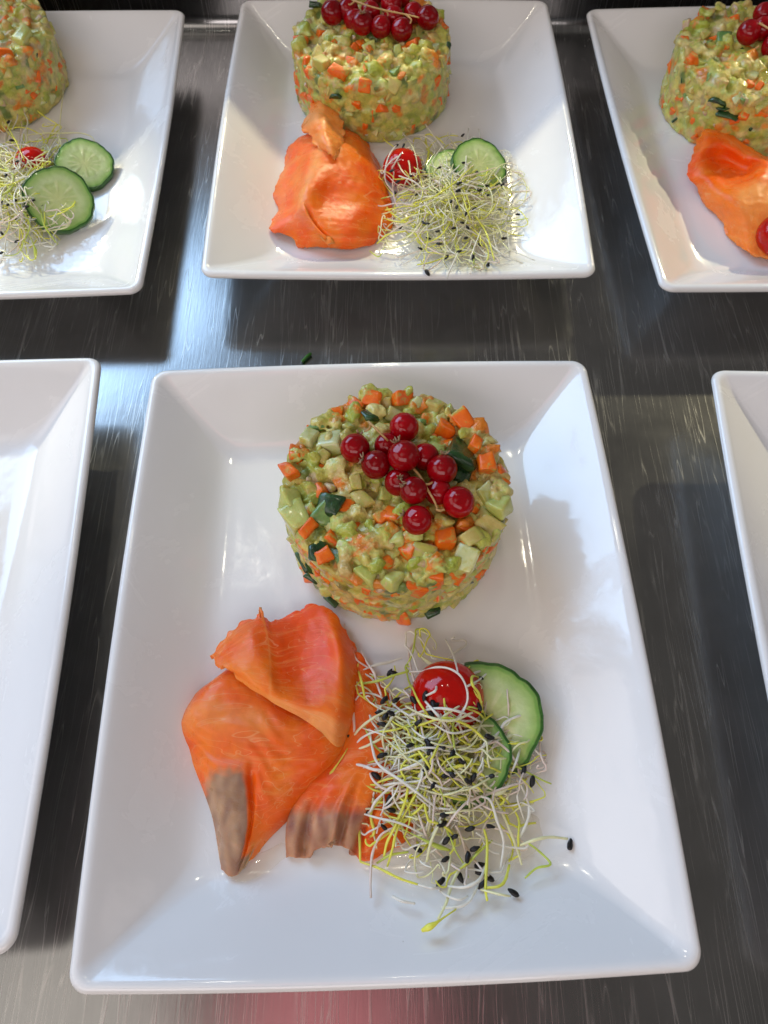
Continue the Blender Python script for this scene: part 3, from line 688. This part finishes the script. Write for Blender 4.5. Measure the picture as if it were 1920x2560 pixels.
gC = [[(1150, 420, 3), (1250, 380, 5), (1320, 480, 4), (1420, 620, 4), (1560, 700, 2)],
      [(1140, 700, 4), (1240, 650, 7), (1340, 720, 7), (1470, 800, 6), (1640, 850, 2)],
      [(1050, 1000, 5), (1170, 980, 8), (1320, 980, 9), (1500, 1000, 8), (1700, 1050, 2)],
      [(900, 1200, 6), (1080, 1200, 9), (1250, 1180, 10), (1450, 1180, 8), (1690, 1200, 2)],
      [(810, 1400, 5), (990, 1370, 9), (1180, 1360, 9), (1400, 1360, 7), (1640, 1360, 2)],
      [(788, 1540, 4), (960, 1500, 8), (1150, 1480, 8), (1330, 1500, 5), (1580, 1500, 2)],
      [(797, 1690, 2), (940, 1650, 4), (1120, 1590, 4), (1290, 1670, 2), (1520, 1600, 2)]]
def cC(u, v, p, a, b):
    c = lerp(OR, DP, sm(.7 + a)); g = .92 * sm((v - (.55 + .16 * max(0, u - .3)) - .03 * a - .04 * noise.noise(Vector((p.x * 350, p.y * 350, 5)))) / .17) * sm((.72 - u) / .10)
    c = lerp(c, lerp(lerp(GR, np.array((.22, .11, .09)), sm((.16 - abs(v - .72)) / .14)), GR2, sm(.5 + .6 * noise.noise(Vector((p.x * 330, p.y * 130, 3))))), g); return c
def pC(p, u, v):
    k = sm((v - .45) / .3)
    for c0, w, h in ((.18, .05, -.0040), (.44, .035, .0028), (.50, .03, -.003), (.68, .03, -.0035)): p.z += h * k * math.exp(-((u - c0) / w) ** 2)
    return p
sheet('salmon_fold', sC, C2, gC, cC, 90, 110, .0020, .0004, 3, .0020, pC, (0, 0, 0, 1))
# middle back plate
sD = salmon(C4(430, 1050, FL), 'bulging smoked salmon slice on the middle back plate, torn strip standing at its top')
gD = [[(170, 830, 2), (215, 760, 8), (330, 715, 13), (430, 700, 14), (540, 725, 9), (610, 790, 2)],
      [(140, 930, 2), (200, 880, 10), (310, 830, 18), (440, 810, 20), (600, 840, 13), (690, 940, 2)],
      [(95, 1060, 2), (180, 1020, 9), (290, 960, 20), (430, 950, 19), (600, 990, 14), (730, 1080, 2)],
      [(115, 1150, 2), (190, 1130, 8), (270, 1080, 19), (390, 1090, 15), (580, 1120, 13), (750, 1170, 2)],
      [(80, 1272, 2), (180, 1220, 8), (290, 1200, 14), (380, 1200, 15), (570, 1220, 12), (740, 1240, 2)],
      [(190, 1310, 2), (250, 1300, 6), (340, 1300, 10), (450, 1300, 11), (560, 1300, 9), (680, 1300, 2)],
      [(235, 1345, 1.5), (290, 1350, 2), (380, 1356, 2), (470, 1358, 2.5), (560, 1350, 2), (640, 1335, 1.5)]]
def cD(u, v, p, a, b):
    c = lerp(OR, DP, sm(.5 + a)); c = lerp(c, PL, .75 * math.exp(-((u - .42 + .30 * (v - .3)) / .05) ** 2) * sm((.75 - v) / .3))
    c = lerp(c, PL, .45 * math.exp(-((u - .36 - .35 * (v - .5)) / .02) ** 2) * sm((v - .5) / .1)); return c
def pD(p, u, v):
    d = u - (.36 + .35 * (v - .5)); k = sm((v - .48) / .15) * sm((1 - v) / .1)
    p.z += .0025 * k * sm((.02 - d) / .03) - .002 * k * math.exp(-((d - .03) / .03) ** 2); return p
sheet('salmon_fold', sD, C4, gD, cD, 90, 90, .0020, .0005, 4, .0016, pD)
gE = [[(325, 490, 16), (350, 478, 18), (385, 505, 16)], [(312, 560, 18), (358, 545, 21), (420, 580, 18)], [(250, 685, 15), (345, 640, 24), (472, 650, 18)], [(290, 730, 18), (370, 720, 25), (478, 745, 18)], [(330, 790, 20), (400, 790, 25), (475, 790, 18)], [(390, 830, 21), (425, 860, 22.5), (460, 845, 19)]]
sheet('salmon_fold', sD, C4, gE, lambda u, v, p, a, b: lerp(OR, PL, .35 + .5 * sm(.5 + a)), 50, 60, .0020, .0010, 5, .0028)
# right back plate
sF = salmon(C6(1250, 1400, FL), 'curled smoked salmon slice on the right back plate, hollow like a cup')
gF = [[(965, 1030, 10), (1060, 958, 13), (1200, 990, 14), (1330, 1080, 14), (1460, 1160, 13), (1650, 1220, 10)],
      [(935, 1140, 11), (1050, 1060, 16), (1180, 1080, 15), (1330, 1170, 14), (1480, 1200, 18), (1700, 1350, 12)],
      [(886, 1290, 8), (1010, 1200, 12), (1150, 1200, 6), (1330, 1270, 8), (1490, 1240, 20), (1740, 1520, 12)],
      [(940, 1370, 5), (1060, 1360, 13), (1200, 1390, 15), (1330, 1370, 18), (1480, 1340, 21), (1750, 1650, 10)],
      [(1000, 1500, 2), (1110, 1480, 12), (1250, 1500, 17), (1370, 1520, 18), (1500, 1530, 17), (1730, 1800, 6)],
      [(1140, 1650, 2), (1220, 1640, 9), (1320, 1660, 13), (1420, 1680, 13), (1540, 1700, 11), (1700, 1900, 3)],
      [(1200, 1790, 1.5), (1290, 1850, 4), (1370, 1890, 6), (1440, 1910, 5), (1530, 1930, 4), (1660, 1990, 1.5)]]
def cF(u, v, p, a, b):
    c = lerp(OR, DP, sm(.9 + a) * sm((.34 - abs(v - .28)) / .2)); c = lerp(c, PL, .8 * sm((v - .48) / .12) * sm((u - .35) / .2)); c = lerp(c, PK, .5 * sm((v - .6) / .2)); return c
sheet('salmon_fold', sF, C6, gF, cF, 90, 90, .0020, .0005, 6, .0014)

# ------------------------------------------------------------------ cucumber slices and tomatoes
def cucumber(center, r, th, tilt, label, seed, cut=None):
    rng = random.Random(seed); root = empty('cucumber_slice', center); tag(root, label, 'cucumber slice', 'cucumber slices beside the sprouts')
    R = Euler(tilt).to_matrix(); n = 96; ph = rng.uniform(0, 6)
    rad = lambda a: r * (1 + .034 * abs(math.sin(4.5 * a + ph)) + .022 * math.sin(4 * a + ph * 2) + .006 * math.sin(21 * a))
    rings = [.03, .15, .3, .42, .5, .58, .68, .78, .86, .90, .925, .95]
    vs = []; cols = []; fs = []
    for side in (1, -1):
        for k in rings:
            for j in range(n):
                a = 2 * math.pi * j / n; q = rad(a) * k
                dz = .0003 * noise.noise(Vector((q * math.cos(a), q * math.sin(a), seed)) * 400) - (.0004 if .42 < k < .5 else 0)
                seedy = max(0, math.sin(a * 3) * math.sin(a * 11)) if .2 < k < .55 else 0
                dz += .0002 * seedy
                vs.append(center + R @ Vector((q * math.cos(a), q * math.sin(a), side * th / 2 + dz)))
                base = lerp(np.array((.62, .66, .30)), np.array((.50, .62, .26)), min(1, k / .5)) if k < .55 else lerp(np.array((.56, .66, .33)), np.array((.34, .52, .14)), sm((k - .6) / .3))
                if seedy > .3: base = np.array((.62, .68, .34))
                if k > .89: base = np.array((.20, .40, .08))
                if k > .94: base = np.array((.05, .17, .02))
                cols.append(base)
    m = len(rings)
    for s in range(2):
        o0 = s * m * n
        for i in range(m - 1):
            for j in range(n):
                j2 = (j + 1) % n; f = (o0 + i * n + j, o0 + (i + 1) * n + j, o0 + (i + 1) * n + j2, o0 + i * n + j2); fs.append(f if s == 0 else f[::-1])
        fs.append(tuple(o0 + j for j in range(n)) if s == 0 else tuple(o0 + j for j in range(n))[::-1])
    meshobj('flesh', vs, fs, M['cucumber'], root, cols=cols)
    prof = [(.945, .50), (.98, .515), (.995, .47), (1.003, .30), (1.004, 0), (1.003, -.30), (.995, -.47), (.98, -.515), (.945, -.5)]
    vs = []; fs = []
    for (k, h) in prof:
        for j in range(n):
            a = 2 * math.pi * j / n; vs.append(center + R @ Vector((rad(a) * k * math.cos(a), rad(a) * k * math.sin(a), h * th)))
    for i in range(len(prof) - 1):
        for j in range(n):
            j2 = (j + 1) % n; fs.append((i * n + j, (i + 1) * n + j, (i + 1) * n + j2, i * n + j2))
    meshobj('rind', vs, fs, M['rind'], root)
    return root
cucumber(C3(1010, 580, FL + .0055), .0225, .004, (.10, -.16, .3), 'large cucumber slice resting on another, furthest right on the front plate', 1)
cucumber(C3(860, 800, FL + .0085), .0190, .0035, (-.05, .02, 1.0), 'cucumber slice half hidden by sprouts on the front plate, below the tomato', 2)
cucumber(C4(1215, 905, FL + .0075), .0168, .004, (.36, .12, .3), 'cucumber slice right of the sprouts on the middle back plate', 3)
cucumber(C4(1075, 940, FL + .0060), .0165, .004, (.1, .05, .3), 'cucumber slice behind the sprouts on the middle back plate, mostly hidden', 4)
cucumber(C5(635, 1235, FL + .0075), .0165, .004, (.34, .18, .3), 'upper of two cucumber slices on the left back plate, clear of the sprouts', 5)
cucumber(C5(440, 1500, FL + .0125), .0188, .0045, (.52, .22, .3), 'lower of two cucumber slices on the left back plate, tilted with its rind showing', 6)
def tomato(c, r, label, seed, sc=(1, 1, .85), tilt=(0, 0, 0)):
    bm = bmesh.new(); bmesh.ops.create_uvsphere(bm, u_segments=40, v_segments=26, radius=1)
    for v in bm.verts:
        v.co *= 1 + .015 * noise.noise(v.co * 1.3 + Vector((seed, 0, 0)))
        v.co = Vector((v.co.x * sc[0], v.co.y * sc[1], v.co.z * sc[2]))
    bm.transform(Euler(tilt).to_matrix().to_4x4())
    o = meshobj('cherry_tomato', [Vector(v.co) * r + c for v in bm.verts], [[v.index for v in f.verts] for f in bm.faces], M['tomato'], loc=c)
    bm.free(); tag(o, label, 'cherry tomato', 'cherry tomatoes beside the sprouts'); return o
tomato(C3(775, 450, FL + .0090), .0150, 'red cherry tomato under the sprouts of the front plate', 1)
tomato(C4(800, 915, FL + .0085), .0120, 'small red cherry tomato between salmon and sprouts on the middle back plate', 2)
tomato(C5(240, 1230, FL + .0085), .0110, 'red cherry tomato behind sprouts on the left back plate', 3)
tomato(C6(1590, 1760, FL + .0130), .0130, 'red cherry tomato at the right edge of the photo beside curled salmon', 4)

# ------------------------------------------------------------------ sprouts
SMAT = ['sprout_white'] * 32 + ['sprout_pink'] * 15 + ['sprout_cream'] * 28 + ['sprout_yellow'] * 27 + ['sprout_green'] * 5
def seed_mesh(rng, k):
    bm = bmesh.new(); bmesh.ops.create_icosphere(bm, subdivisions=2, radius=1)
    for v in bm.verts:
        c = v.co.copy(); t = (c.x + 1) / 2
        v.co = Vector((c.x * .0021, c.y * .00125 * (1 - .45 * t), c.z * .0010 * (1 - .3 * t))) + noise.noise_vector(c * 1.8 + Vector((k * 5, 0, 0))) * .00032
    me = bpy.data.meshes.new('seed'); bm.to_mesh(me); bm.free(); me.materials.append(M['seed'])
    me.polygons.foreach_set('use_smooth', [True] * len(me.polygons)); return me
SEEDS = [seed_mesh(rg, k) for k in range(6)]
def heap(unp, loc, label, cen, ext, hmax, count, traced, seeds, seed, scale=1.0, slant=0.0, zf=None, step=29, sub=None):
    rng = random.Random(seed); root = empty('sprout_heap', loc); tag(root, label, 'sprouts', 'heaps of seed sprouts')
    def hz(x, y):
        dx, dy = (x - cen[0]), (y - cen[1]); dx -= slant * dy
        h = hmax * math.exp(-(dx / ext[0]) ** 2 - (dy / ext[1]) ** 2)
        for (sx, sy, sr_, sh) in (sub or ()):
            d = math.hypot(x - sx, y - sy) / sr_
            if d < 1.35: h = max(h, sh * max(0, 1 - max(0, d - .75) / .6))
        return .0012 + h
    def strand(pts, m, rad, leaf=False):
        P = catmull([tuple(p) for p in pts], max(12, 5 * len(pts)))
        k = (lambda t: rad * (1.0 - .25 * abs(2 * t - 1)) * (1 + .08 * math.sin(t * 30))) if not leaf else (lambda t: rad * (.5 + 1.6 * math.exp(-((t - .22) / .2) ** 2)))
        v, f = tube([Vector(p) for p in P], k, 6)
        return meshobj('sprout', v, f, M[m], root)
    for (m, pts) in traced:
        leaf = m.endswith('L'); mm = {'w': 'sprout_white', 'p': 'sprout_pink', 'c': 'sprout_cream', 'y': 'sprout_yellow', 'g': 'sprout_green'}[m[0]]
        n = len(pts); up = rng.uniform(.0015, .006)
        q = [onp(unp, x, y, hz(x, y) + up * math.sin(math.pi * (i + .4) / n)) for i, (x, y) in enumerate(pts)]
        strand(q, mm, .00053 * scale * rng.uniform(.85, 1.2), leaf)
    for k in range(count):
        r_ = rng.gauss(0, .52); a = rng.uniform(0, 6.28)
        y0 = cen[1] + ext[1] * .72 * rng.gauss(0, .6); x0 = cen[0] + slant * (y0 - cen[1]) + ext[0] * .72 * rng.gauss(0, .6)
        hd = rng.uniform(0, 6.28); cv = rng.gauss(0, .085); n = rng.randint(13, 26); pts = []
        x, y = x0, y0; lay = rng.uniform(0, .85); bob = rng.uniform(0, 6)
        for i in range(n):
            dx, dy = x - cen[0] - slant * (y - cen[1]), y - cen[1]
            if (dx / ext[0]) ** 2 + (dy / ext[1]) ** 2 > 2.2:           # stay tangled: turn back to the heap
                tgt = math.atan2(-dy, -dx); hd += .45 * math.atan2(math.sin(tgt - hd), math.cos(tgt - hd))
            base = hz(x, y); z = .001 + base * (.35 + .75 * lay) + .0016 * math.sin(i * .45 + bob) + .0015
            pts.append(onp(unp, x, y, max(.0008, z)))
            x += step * math.cos(hd); y += step * math.sin(hd) * .9; hd += cv + rng.gauss(0, .06)
            cv += rng.gauss(0, .035)
            if rng.random() < .05: hd += rng.choice((-.8, .8)); cv = -cv
        if rng.random() < .16:                                            # hooked tip
            for i in range(3):
                hd += 1.0; x += step * .45 * math.cos(hd); y += step * .45 * math.sin(hd); pts.append(unp(x, y, pts[-1][2] + .0006))
        strand(pts, rng.choice(SMAT), .00050 * scale * rng.uniform(.72, 1.1), rng.random() < .08)
    bulk_v = []; bulk_f = []; bulk_m = []; mats = ['sprout_white', 'sprout_cream', 'sprout_yellow']
    for k in range(int(count * .7)):
        y0 = cen[1] + ext[1] * .55 * rng.gauss(0, .6); x0 = cen[0] + slant * (y0 - cen[1]) + ext[0] * .55 * rng.gauss(0, .6)
        hd = rng.uniform(0, 6.28); cv = rng.gauss(0, .09); x, y = x0, y0; pts = []; lay = rng.uniform(.1, .9)
        for i in range(rng.randint(10, 16)):
            pts.append(onp(unp, x, y, .0012 + hz(x, y) * (.35 + .7 * lay) + .0015 * math.sin(i * .5 + k)))
            x += step * math.cos(hd); y += step * math.sin(hd) * .9; hd += cv + rng.gauss(0, .08)
            dx, dy = x - cen[0], y - cen[1]
            if (dx / ext[0]) ** 2 + (dy / ext[1]) ** 2 > 1.0:
                tgt = math.atan2(-dy, -dx); hd += .4 * math.atan2(math.sin(tgt - hd), math.cos(tgt - hd))
        v, f = tube([Vector(q) for q in catmull([tuple(q) for q in pts], 40)], .00045 * scale, 5); b0 = len(bulk_v)
        bulk_v += v; bulk_f += [tuple(i + b0 for i in q) for q in f]; bulk_m += [rng.choice((0, 0, 1, 1, 1, 2, 2))] * len(f)
    bo = meshobj('sprout_tangle', bulk_v, bulk_f, M[mats[0]], root); bo['kind'] = 'stuff'
    for q in mats[1:]: bo.data.materials.append(M[q])
    bo.data.polygons.foreach_set('material_index', bulk_m)
    for (x, y) in seeds:
        z = hz(x, y) + .0022
        inst('seed', rng.choice(SEEDS), root, onp(unp, x, y, z), (rng.uniform(-.5, .5), rng.uniform(-.5, .5), rng.uniform(0, 6.28)), [rng.uniform(.85, 1.15) * scale] * 3)
    return root
T3 = [('w', [(540, 560), (700, 515), (850, 535), (985, 600)]), ('y', [(600, 620), (760, 575), (900, 620), (1000, 700)]), ('w', [(640, 470), (720, 560), (790, 650)]), ('p', [(905, 440), (865, 540), (780, 640)]), ('c', [(520, 500), (640, 560), (800, 590), (930, 540)]),
      ('w', [(680, 600), (800, 665), (940, 640)]), ('y', [(560, 380), (600, 470), (660, 560)]), ('c', [(700, 640), (760, 560), (850, 500)]), ('w', [(5, 365), (80, 320), (150, 290), (230, 292), (300, 320), (350, 370)]), ('g', [(160, 360), (260, 362), (360, 345), (460, 310), (540, 290)]),
      ('w', [(540, 292), (620, 288), (700, 265), (780, 270), (850, 310), (890, 380), (900, 460), (870, 540), (830, 600)]), ('w', [(765, 95), (800, 160), (825, 230), (840, 292)]),
      ('p', [(150, 0), (148, 60), (190, 150), (225, 220), (300, 270)]), ('p', [(250, 165), (290, 240), (330, 300), (350, 370), (375, 440)]), ('y', [(160, 150), (235, 220), (205, 310), (195, 350)]),
      ('y', [(235, 290), (255, 360), (275, 460)]), ('p', [(240, 495), (205, 530), (210, 640), (195, 700)]), ('c', [(185, 720), (240, 640), (330, 570), (430, 520)]),
      ('y', [(0, 800), (60, 830), (150, 852)]), ('w', [(150, 852), (250, 862), (340, 890), (420, 880)]), ('yL', [(20, 980), (60, 920), (130, 820), (185, 730)]),
      ('p', [(110, 950), (170, 975), (240, 900), (300, 860), (380, 850)]), ('y', [(140, 990), (200, 1005), (270, 980), (340, 930)]), ('w', [(220, 1150), (300, 1150), (340, 1080), (440, 990), (560, 930)]),
      ('y', [(230, 1180), (240, 1280), (245, 1450)]), ('y', [(245, 1450), (360, 1490), (480, 1550), (600, 1590)]), ('w', [(600, 1590), (680, 1610), (730, 1610)]),
      ('p', [(310, 1670), (308, 1560), (320, 1400), (370, 1290), (450, 1240)]), ('gL', [(790, 1380), (700, 1350), (600, 1300), (500, 1250), (380, 1190)]), ('w', [(240, 1150), (340, 1180), (500, 1220), (640, 1290)]),
      ('w', [(300, 640), (320, 760), (360, 860), (500, 960), (620, 1050), (720, 1130)]), ('w', [(1275, 500), (1250, 550), (1200, 565), (1130, 600), (1090, 660), (1020, 730), (940, 775), (860, 770)]),
      ('w', [(1220, 760), (1200, 830), (1170, 900)]), ('g', [(1000, 720), (1100, 800), (1220, 880), (1350, 950), (1410, 975)]), ('w', [(1200, 940), (1260, 1060), (1275, 1160), (1240, 1260), (1200, 1320)]),
      ('c', [(1060, 1050), (1110, 1150), (1170, 1290), (1210, 1400), (1230, 1470)]), ('c', [(1510, 1310), (1400, 1300), (1300, 1320), (1220, 1350)]), ('g', [(1260, 1330), (1340, 1390), (1405, 1465), (1320, 1490), (1250, 1550)]),
      ('yL', [(620, 1870), (690, 1835), (770, 1780), (830, 1740)]), ('w', [(740, 1730), (840, 1725), (910, 1690), (960, 1600)]), ('w', [(780, 1600), (880, 1605), (970, 1560), (1010, 1480)]), ('c', [(720, 1800), (770, 1700), (800, 1600), (850, 1500), (950, 1400)]),
      ('w', [(440, 1660), (500, 1690), (580, 1705)]), ('y', [(1155, 1470), (1130, 1560), (1090, 1600), (1000, 1610)]), ('y', [(1020, 1690), (1010, 1600), (1020, 1350), (1000, 1250)]), ('w', [(720, 1620), (780, 1660), (850, 1680), (900, 1660)]),
      ('w', [(250, 760), (230, 720), (300, 670), (420, 640)]), ('y', [(920, 380), (960, 440), (990, 480)]), ('y', [(975, 330), (930, 320), (930, 370), (970, 430), (990, 540)]), ('y', [(720, 460), (850, 500), (960, 540), (1000, 575)]), ('w', [(640, 440), (700, 410), (710, 380)]),
      ('g', [(820, 560), (810, 650), (820, 760)]), ('y', [(390, 1420), (410, 1330), (460, 1230), (520, 1080), (540, 960)]), ('y', [(410, 1480), (440, 1380), (480, 1230), (600, 1010)]), ('y', [(300, 1300), (330, 1270), (310, 1150), (380, 1060)]), ('g', [(345, 1460), (430, 1410), (540, 1390)]),
      ('c', [(980, 1620), (1100, 1650), (1160, 1660)]), ('c', [(650, 1450), (680, 1320), (740, 1200)]), ('w', [(980, 1050), (1040, 1080), (1080, 1200), (1120, 1330), (1100, 1500)]), ('g', [(900, 1470), (960, 1400), (1050, 1320)])]
S3 = [(425, 295), (455, 300), (390, 465), (465, 462), (570, 465), (640, 440), (690, 485), (715, 490), (365, 540), (435, 545), (375, 610), (600, 600), (680, 550), (970, 505), (975, 330), (170, 700), (380, 800), (340, 925), (665, 725), (550, 740), (740, 755),
      (810, 790), (870, 840), (650, 880), (770, 925), (795, 915), (690, 985), (935, 940), (905, 960), (1040, 930), (1245, 890), (1295, 960), (1035, 690), (265, 1140), (420, 1080), (435, 1135), (390, 1240), (760, 1165), (745, 1220), (770, 1320), (815, 1300), (915, 1250), (1040, 1235),
      (595, 1375), (765, 1435), (900, 1425), (945, 1370), (400, 560), (665, 745), (675, 775)]
heap(C3, C3(700, 850, FL), 'tangled heap of white and yellow sprouts with black seeds on the front plate', (730, 820), (430, 520), .017, 238, T3, S3, 5, slant=.12, sub=((775, 450, 225, .0165), (860, 800, 270, .012), (1000, 560, 300, .007)))
T4 = [('w', [(905, 340), (930, 390), (950, 480), (930, 580), (920, 640)]), ('w', [(480, 740), (580, 700), (680, 650), (740, 620), (830, 680)]), ('w', [(755, 535), (790, 600), (840, 660), (800, 740)]), ('w', [(980, 605), (930, 620), (880, 600), (830, 640), (800, 720), (860, 780)]),
      ('y', [(650, 610), (670, 690), (700, 760), (750, 800)]), ('w', [(960, 740), (840, 740), (760, 800), (715, 880), (705, 980), (750, 1050)]), ('p', [(610, 1100), (680, 1125), (760, 1110), (860, 1120)]), ('w', [(900, 640), (940, 700), (1030, 820)]),
      ('w', [(1215, 705), (1220, 760), (1160, 850), (1150, 950)]), ('w', [(1160, 700), (1150, 820), (1140, 950)]), ('w', [(780, 960), (860, 990), (920, 1040)]), ('y', [(860, 1110), (960, 1080), (1080, 1000), (1180, 910)]), ('w', [(740, 920), (800, 830), (880, 780)]),
      ('p', [(660, 1260), (700, 1290), (780, 1240), (860, 1200)]), ('g', [(620, 1370), (670, 1400), (700, 1350)]), ('y', [(880, 1445), (960, 1430), (1040, 1400)]), ('w', [(1040, 1520), (1070, 1450), (1100, 1380)]), ('w', [(1300, 1350), (1400, 1370), (1520, 1420)]), ('w', [(1250, 1300), (1350, 1390), (1550, 1475)]),
      ('w', [(1330, 1080), (1400, 1110), (1470, 1125)]), ('y', [(1200, 1180), (1260, 1280), (1300, 1420)]), ('y', [(660, 1330), (720, 1280), (820, 1260)]), ('w', [(1150, 1480), (1180, 1380), (1230, 1250)])]
S4 = [(1128, 738), (805, 795), (720, 868), (740, 932), (775, 990), (845, 960), (875, 1062), (1000, 915), (1110, 862), (1135, 888), (1205, 938), (1110, 1000), (1102, 1040), (1220, 1038), (1262, 1015), (1345, 1008), (1265, 1065), (1145, 1168), (1190, 1140), (1125, 1215), (1080, 1245),
      (1330, 1145), (1430, 1170), (1155, 1240), (1145, 1298), (990, 1262), (790, 1240), (915, 1215), (935, 1220), (940, 1300), (1000, 1330), (895, 1355), (1108, 1372), (1185, 1405), (1040, 1403), (1355, 1300), (1225, 1335), (760, 1050), (1065, 1098), (1095, 1130), (765, 795)]
heap(C4, C4(1080, 1150, FL), 'bushy heap of yellow green sprouts dotted with black seeds on the middle back plate', (1060, 1110), (290, 255), .018, 165, T4, S4, 6, scale=.82, sub=((800, 900, 130, .015), (1200, 900, 170, .004)), step=22)
T5 = [('c', [(440, 615), (470, 680), (460, 800), (445, 950), (440, 1100)]), ('w', [(125, 800), (130, 880), (90, 970)]), ('w', [(130, 800), (190, 860), (205, 930), (160, 1020)]), ('c', [(200, 1010), (330, 995), (460, 995), (600, 995), (680, 1020), (705, 1055)]),
      ('w', [(480, 960), (400, 1080), (340, 1180)]), ('y', [(330, 1240), (390, 1160), (440, 1100)]), ('w', [(230, 1330), (330, 1360), (350, 1400), (290, 1420), (200, 1400)]), ('w', [(480, 1660), (410, 1740), (380, 1800), (300, 1820), (180, 1840)]), ('g', [(430, 1830), (380, 1760), (330, 1680), (300, 1560)]),
      ('gL', [(265, 1940), (260, 1860), (230, 1780), (180, 1700)]), ('y', [(0, 830), (60, 950), (120, 1060), (180, 1200)]), ('w', [(0, 1930), (80, 1925), (150, 1920)]), ('w', [(0, 1500), (90, 1560), (200, 1680), (290, 1770), (300, 1840)]), ('w', [(520, 1260), (460, 1180), (380, 1130)])]
S5 = [(445, 1150), (495, 1168), (310, 1290), (410, 1392), (320, 1538), (365, 1255), (110, 1500), (195, 1545), (115, 1635), (240, 1500), (125, 1805), (15, 1745), (10, 1890), (60, 1530), (45, 1310), (10, 1515), (130, 1205), (90, 1050), (60, 915)]
heap(C5, C5(0, 1450, FL), 'heap of white sprouts on the left back plate, cut by the left edge', (120, 1370), (300, 400), .020, 185, T5, S5, 7, scale=.82, sub=((240, 1210, 150, .015), (440, 1480, 230, .009)), step=28)
def loose_seed(unp, x, y, lab, k, zz=.0009):
    me = SEEDS[k % 6]; o = bpy.data.objects.new('black_seed', me); COL.objects.link(o)
    o.location = onp(unp, x, y, zz); o.rotation_euler = (.2, .1, k * 1.3); o.scale = (1.1,) * 3
    tag(o, lab, 'seed', 'black sprout seeds fallen loose on the plates')
loose_seed(C3, 1525, 1345, 'black seed lying alone on the front plate, right of every sprout', 1)
loose_seed(C3, 1180, 1640, 'black seed on the front plate, lower right of the sprout heap', 2)
loose_seed(C3, 735, 1575, 'black seed on the front plate above the lowest yellow sprout', 3)
loose_seed(C3, 855, 1545, 'black seed on the front plate between the cluster and the seed left of it', 4)
loose_seed(C3, 975, 1470, 'uppermost seed of the tight cluster below the sprout heap, front plate', 5)
loose_seed(C3, 985, 1515, 'middle seed of the tight cluster below the sprout heap, front plate', 0, .0016)
loose_seed(C3, 1030, 1548, 'right hand seed of the tight cluster below the sprout heap, front plate', 2)
loose_seed(C3, 990, 1590, 'lowest seed of the tight cluster below the sprout heap, front plate', 3)
loose_seed(C4, 935, 1488, 'black seed on the near rim of the middle back plate, left of the other', 4)
loose_seed(C4, 1265, 1448, 'black seed on the near slope of the middle back plate, right of the other', 1)
# crumbs
bmv = []
def crumb(name, p, pts, r, m, lab, cat):
    v, f = tube([p + Vector(q) for q in pts], r, 8); o = meshobj(name, v, f, M[m], loc=p); tag(o, lab, cat)
crumb('food_crumb', C4(-115, 575, FL + .0125), [(-.003, .002, .0012), (-.001, .0008, .001), (.0008, -.001, .0), (.0022, -.0026, -.001)], lambda t: .0011 + .0004 * math.sin(9 * t), 'avocado', 'small yellow green food crumb on the left slope of the middle back plate', 'crumb')
crumb('chive_piece', U(662, 772, .0012), [(-.0022, -.003, 0), (0, 0, .0004), (.0022, .0026, 0)], .0009, 'chive', 'short green chive piece on the steel behind the front plate', 'chive')

# juice run out of the fish and the vegetables
def juice(unp, x, y, rx, ry, rot, label, seed, h=.0006):
    c = onp(unp, x, y, 0); vs = []; fs = []; n = 72; rings = [(0, 1), (.35, .97), (.6, .88), (.8, .68), (.92, .40), (.98, .16), (1.0, 0)]
    for (k, hh) in rings[1:]:
        for j in range(n):
            a = 2 * math.pi * j / n; w = 1 + .28 * noise.noise(Vector((math.cos(a) * 1.4, math.sin(a) * 1.4, seed))) + .10 * noise.noise(Vector((math.cos(a) * 4, math.sin(a) * 4, seed)))
            lx, ly = rx * k * w * math.cos(a), ry * k * w * math.sin(a)
            p = Vector((c.x + lx * math.cos(rot) - ly * math.sin(rot), c.y + lx * math.sin(rot) + ly * math.cos(rot), 0))
            p.z = max(FL, plate_z(p)) + .00008 + h * hh; vs.append(p)
    m = len(rings) - 1
    for i in range(m - 1):
        for j in range(n): fs.append((i * n + j, (i + 1) * n + j, (i + 1) * n + (j + 1) % n, i * n + (j + 1) % n))
    fs.append(tuple(range(n)))
    o = meshobj('juice_puddle', vs, fs, M['juice'], loc=c); tag(o, label, 'juice', 'thin puddles of juice on the front plate'); return o
m, nt, b = mat('thin_juice'); setp(b, Base_Color=(.93, .80, .58, 1), Roughness=.03, IOR=1.33, Transmission_Weight=.0, Alpha=.16, Coat_Weight=.6, Coat_Roughness=.02)
M['juice'] = m
juice(C3, 560, 1440, .020, .0085, -.25, 'thin beige juice puddle under the lower left of the front sprout heap', 1)
juice(C3, 1040, 1330, .018, .014, .4, 'thin beige juice puddle under the lower right of the front sprout heap', 4)
juice(C2, 640, 1700, .012, .004, .5, 'thin juice puddle beside the grey brown salmon tip on the front plate', 7)
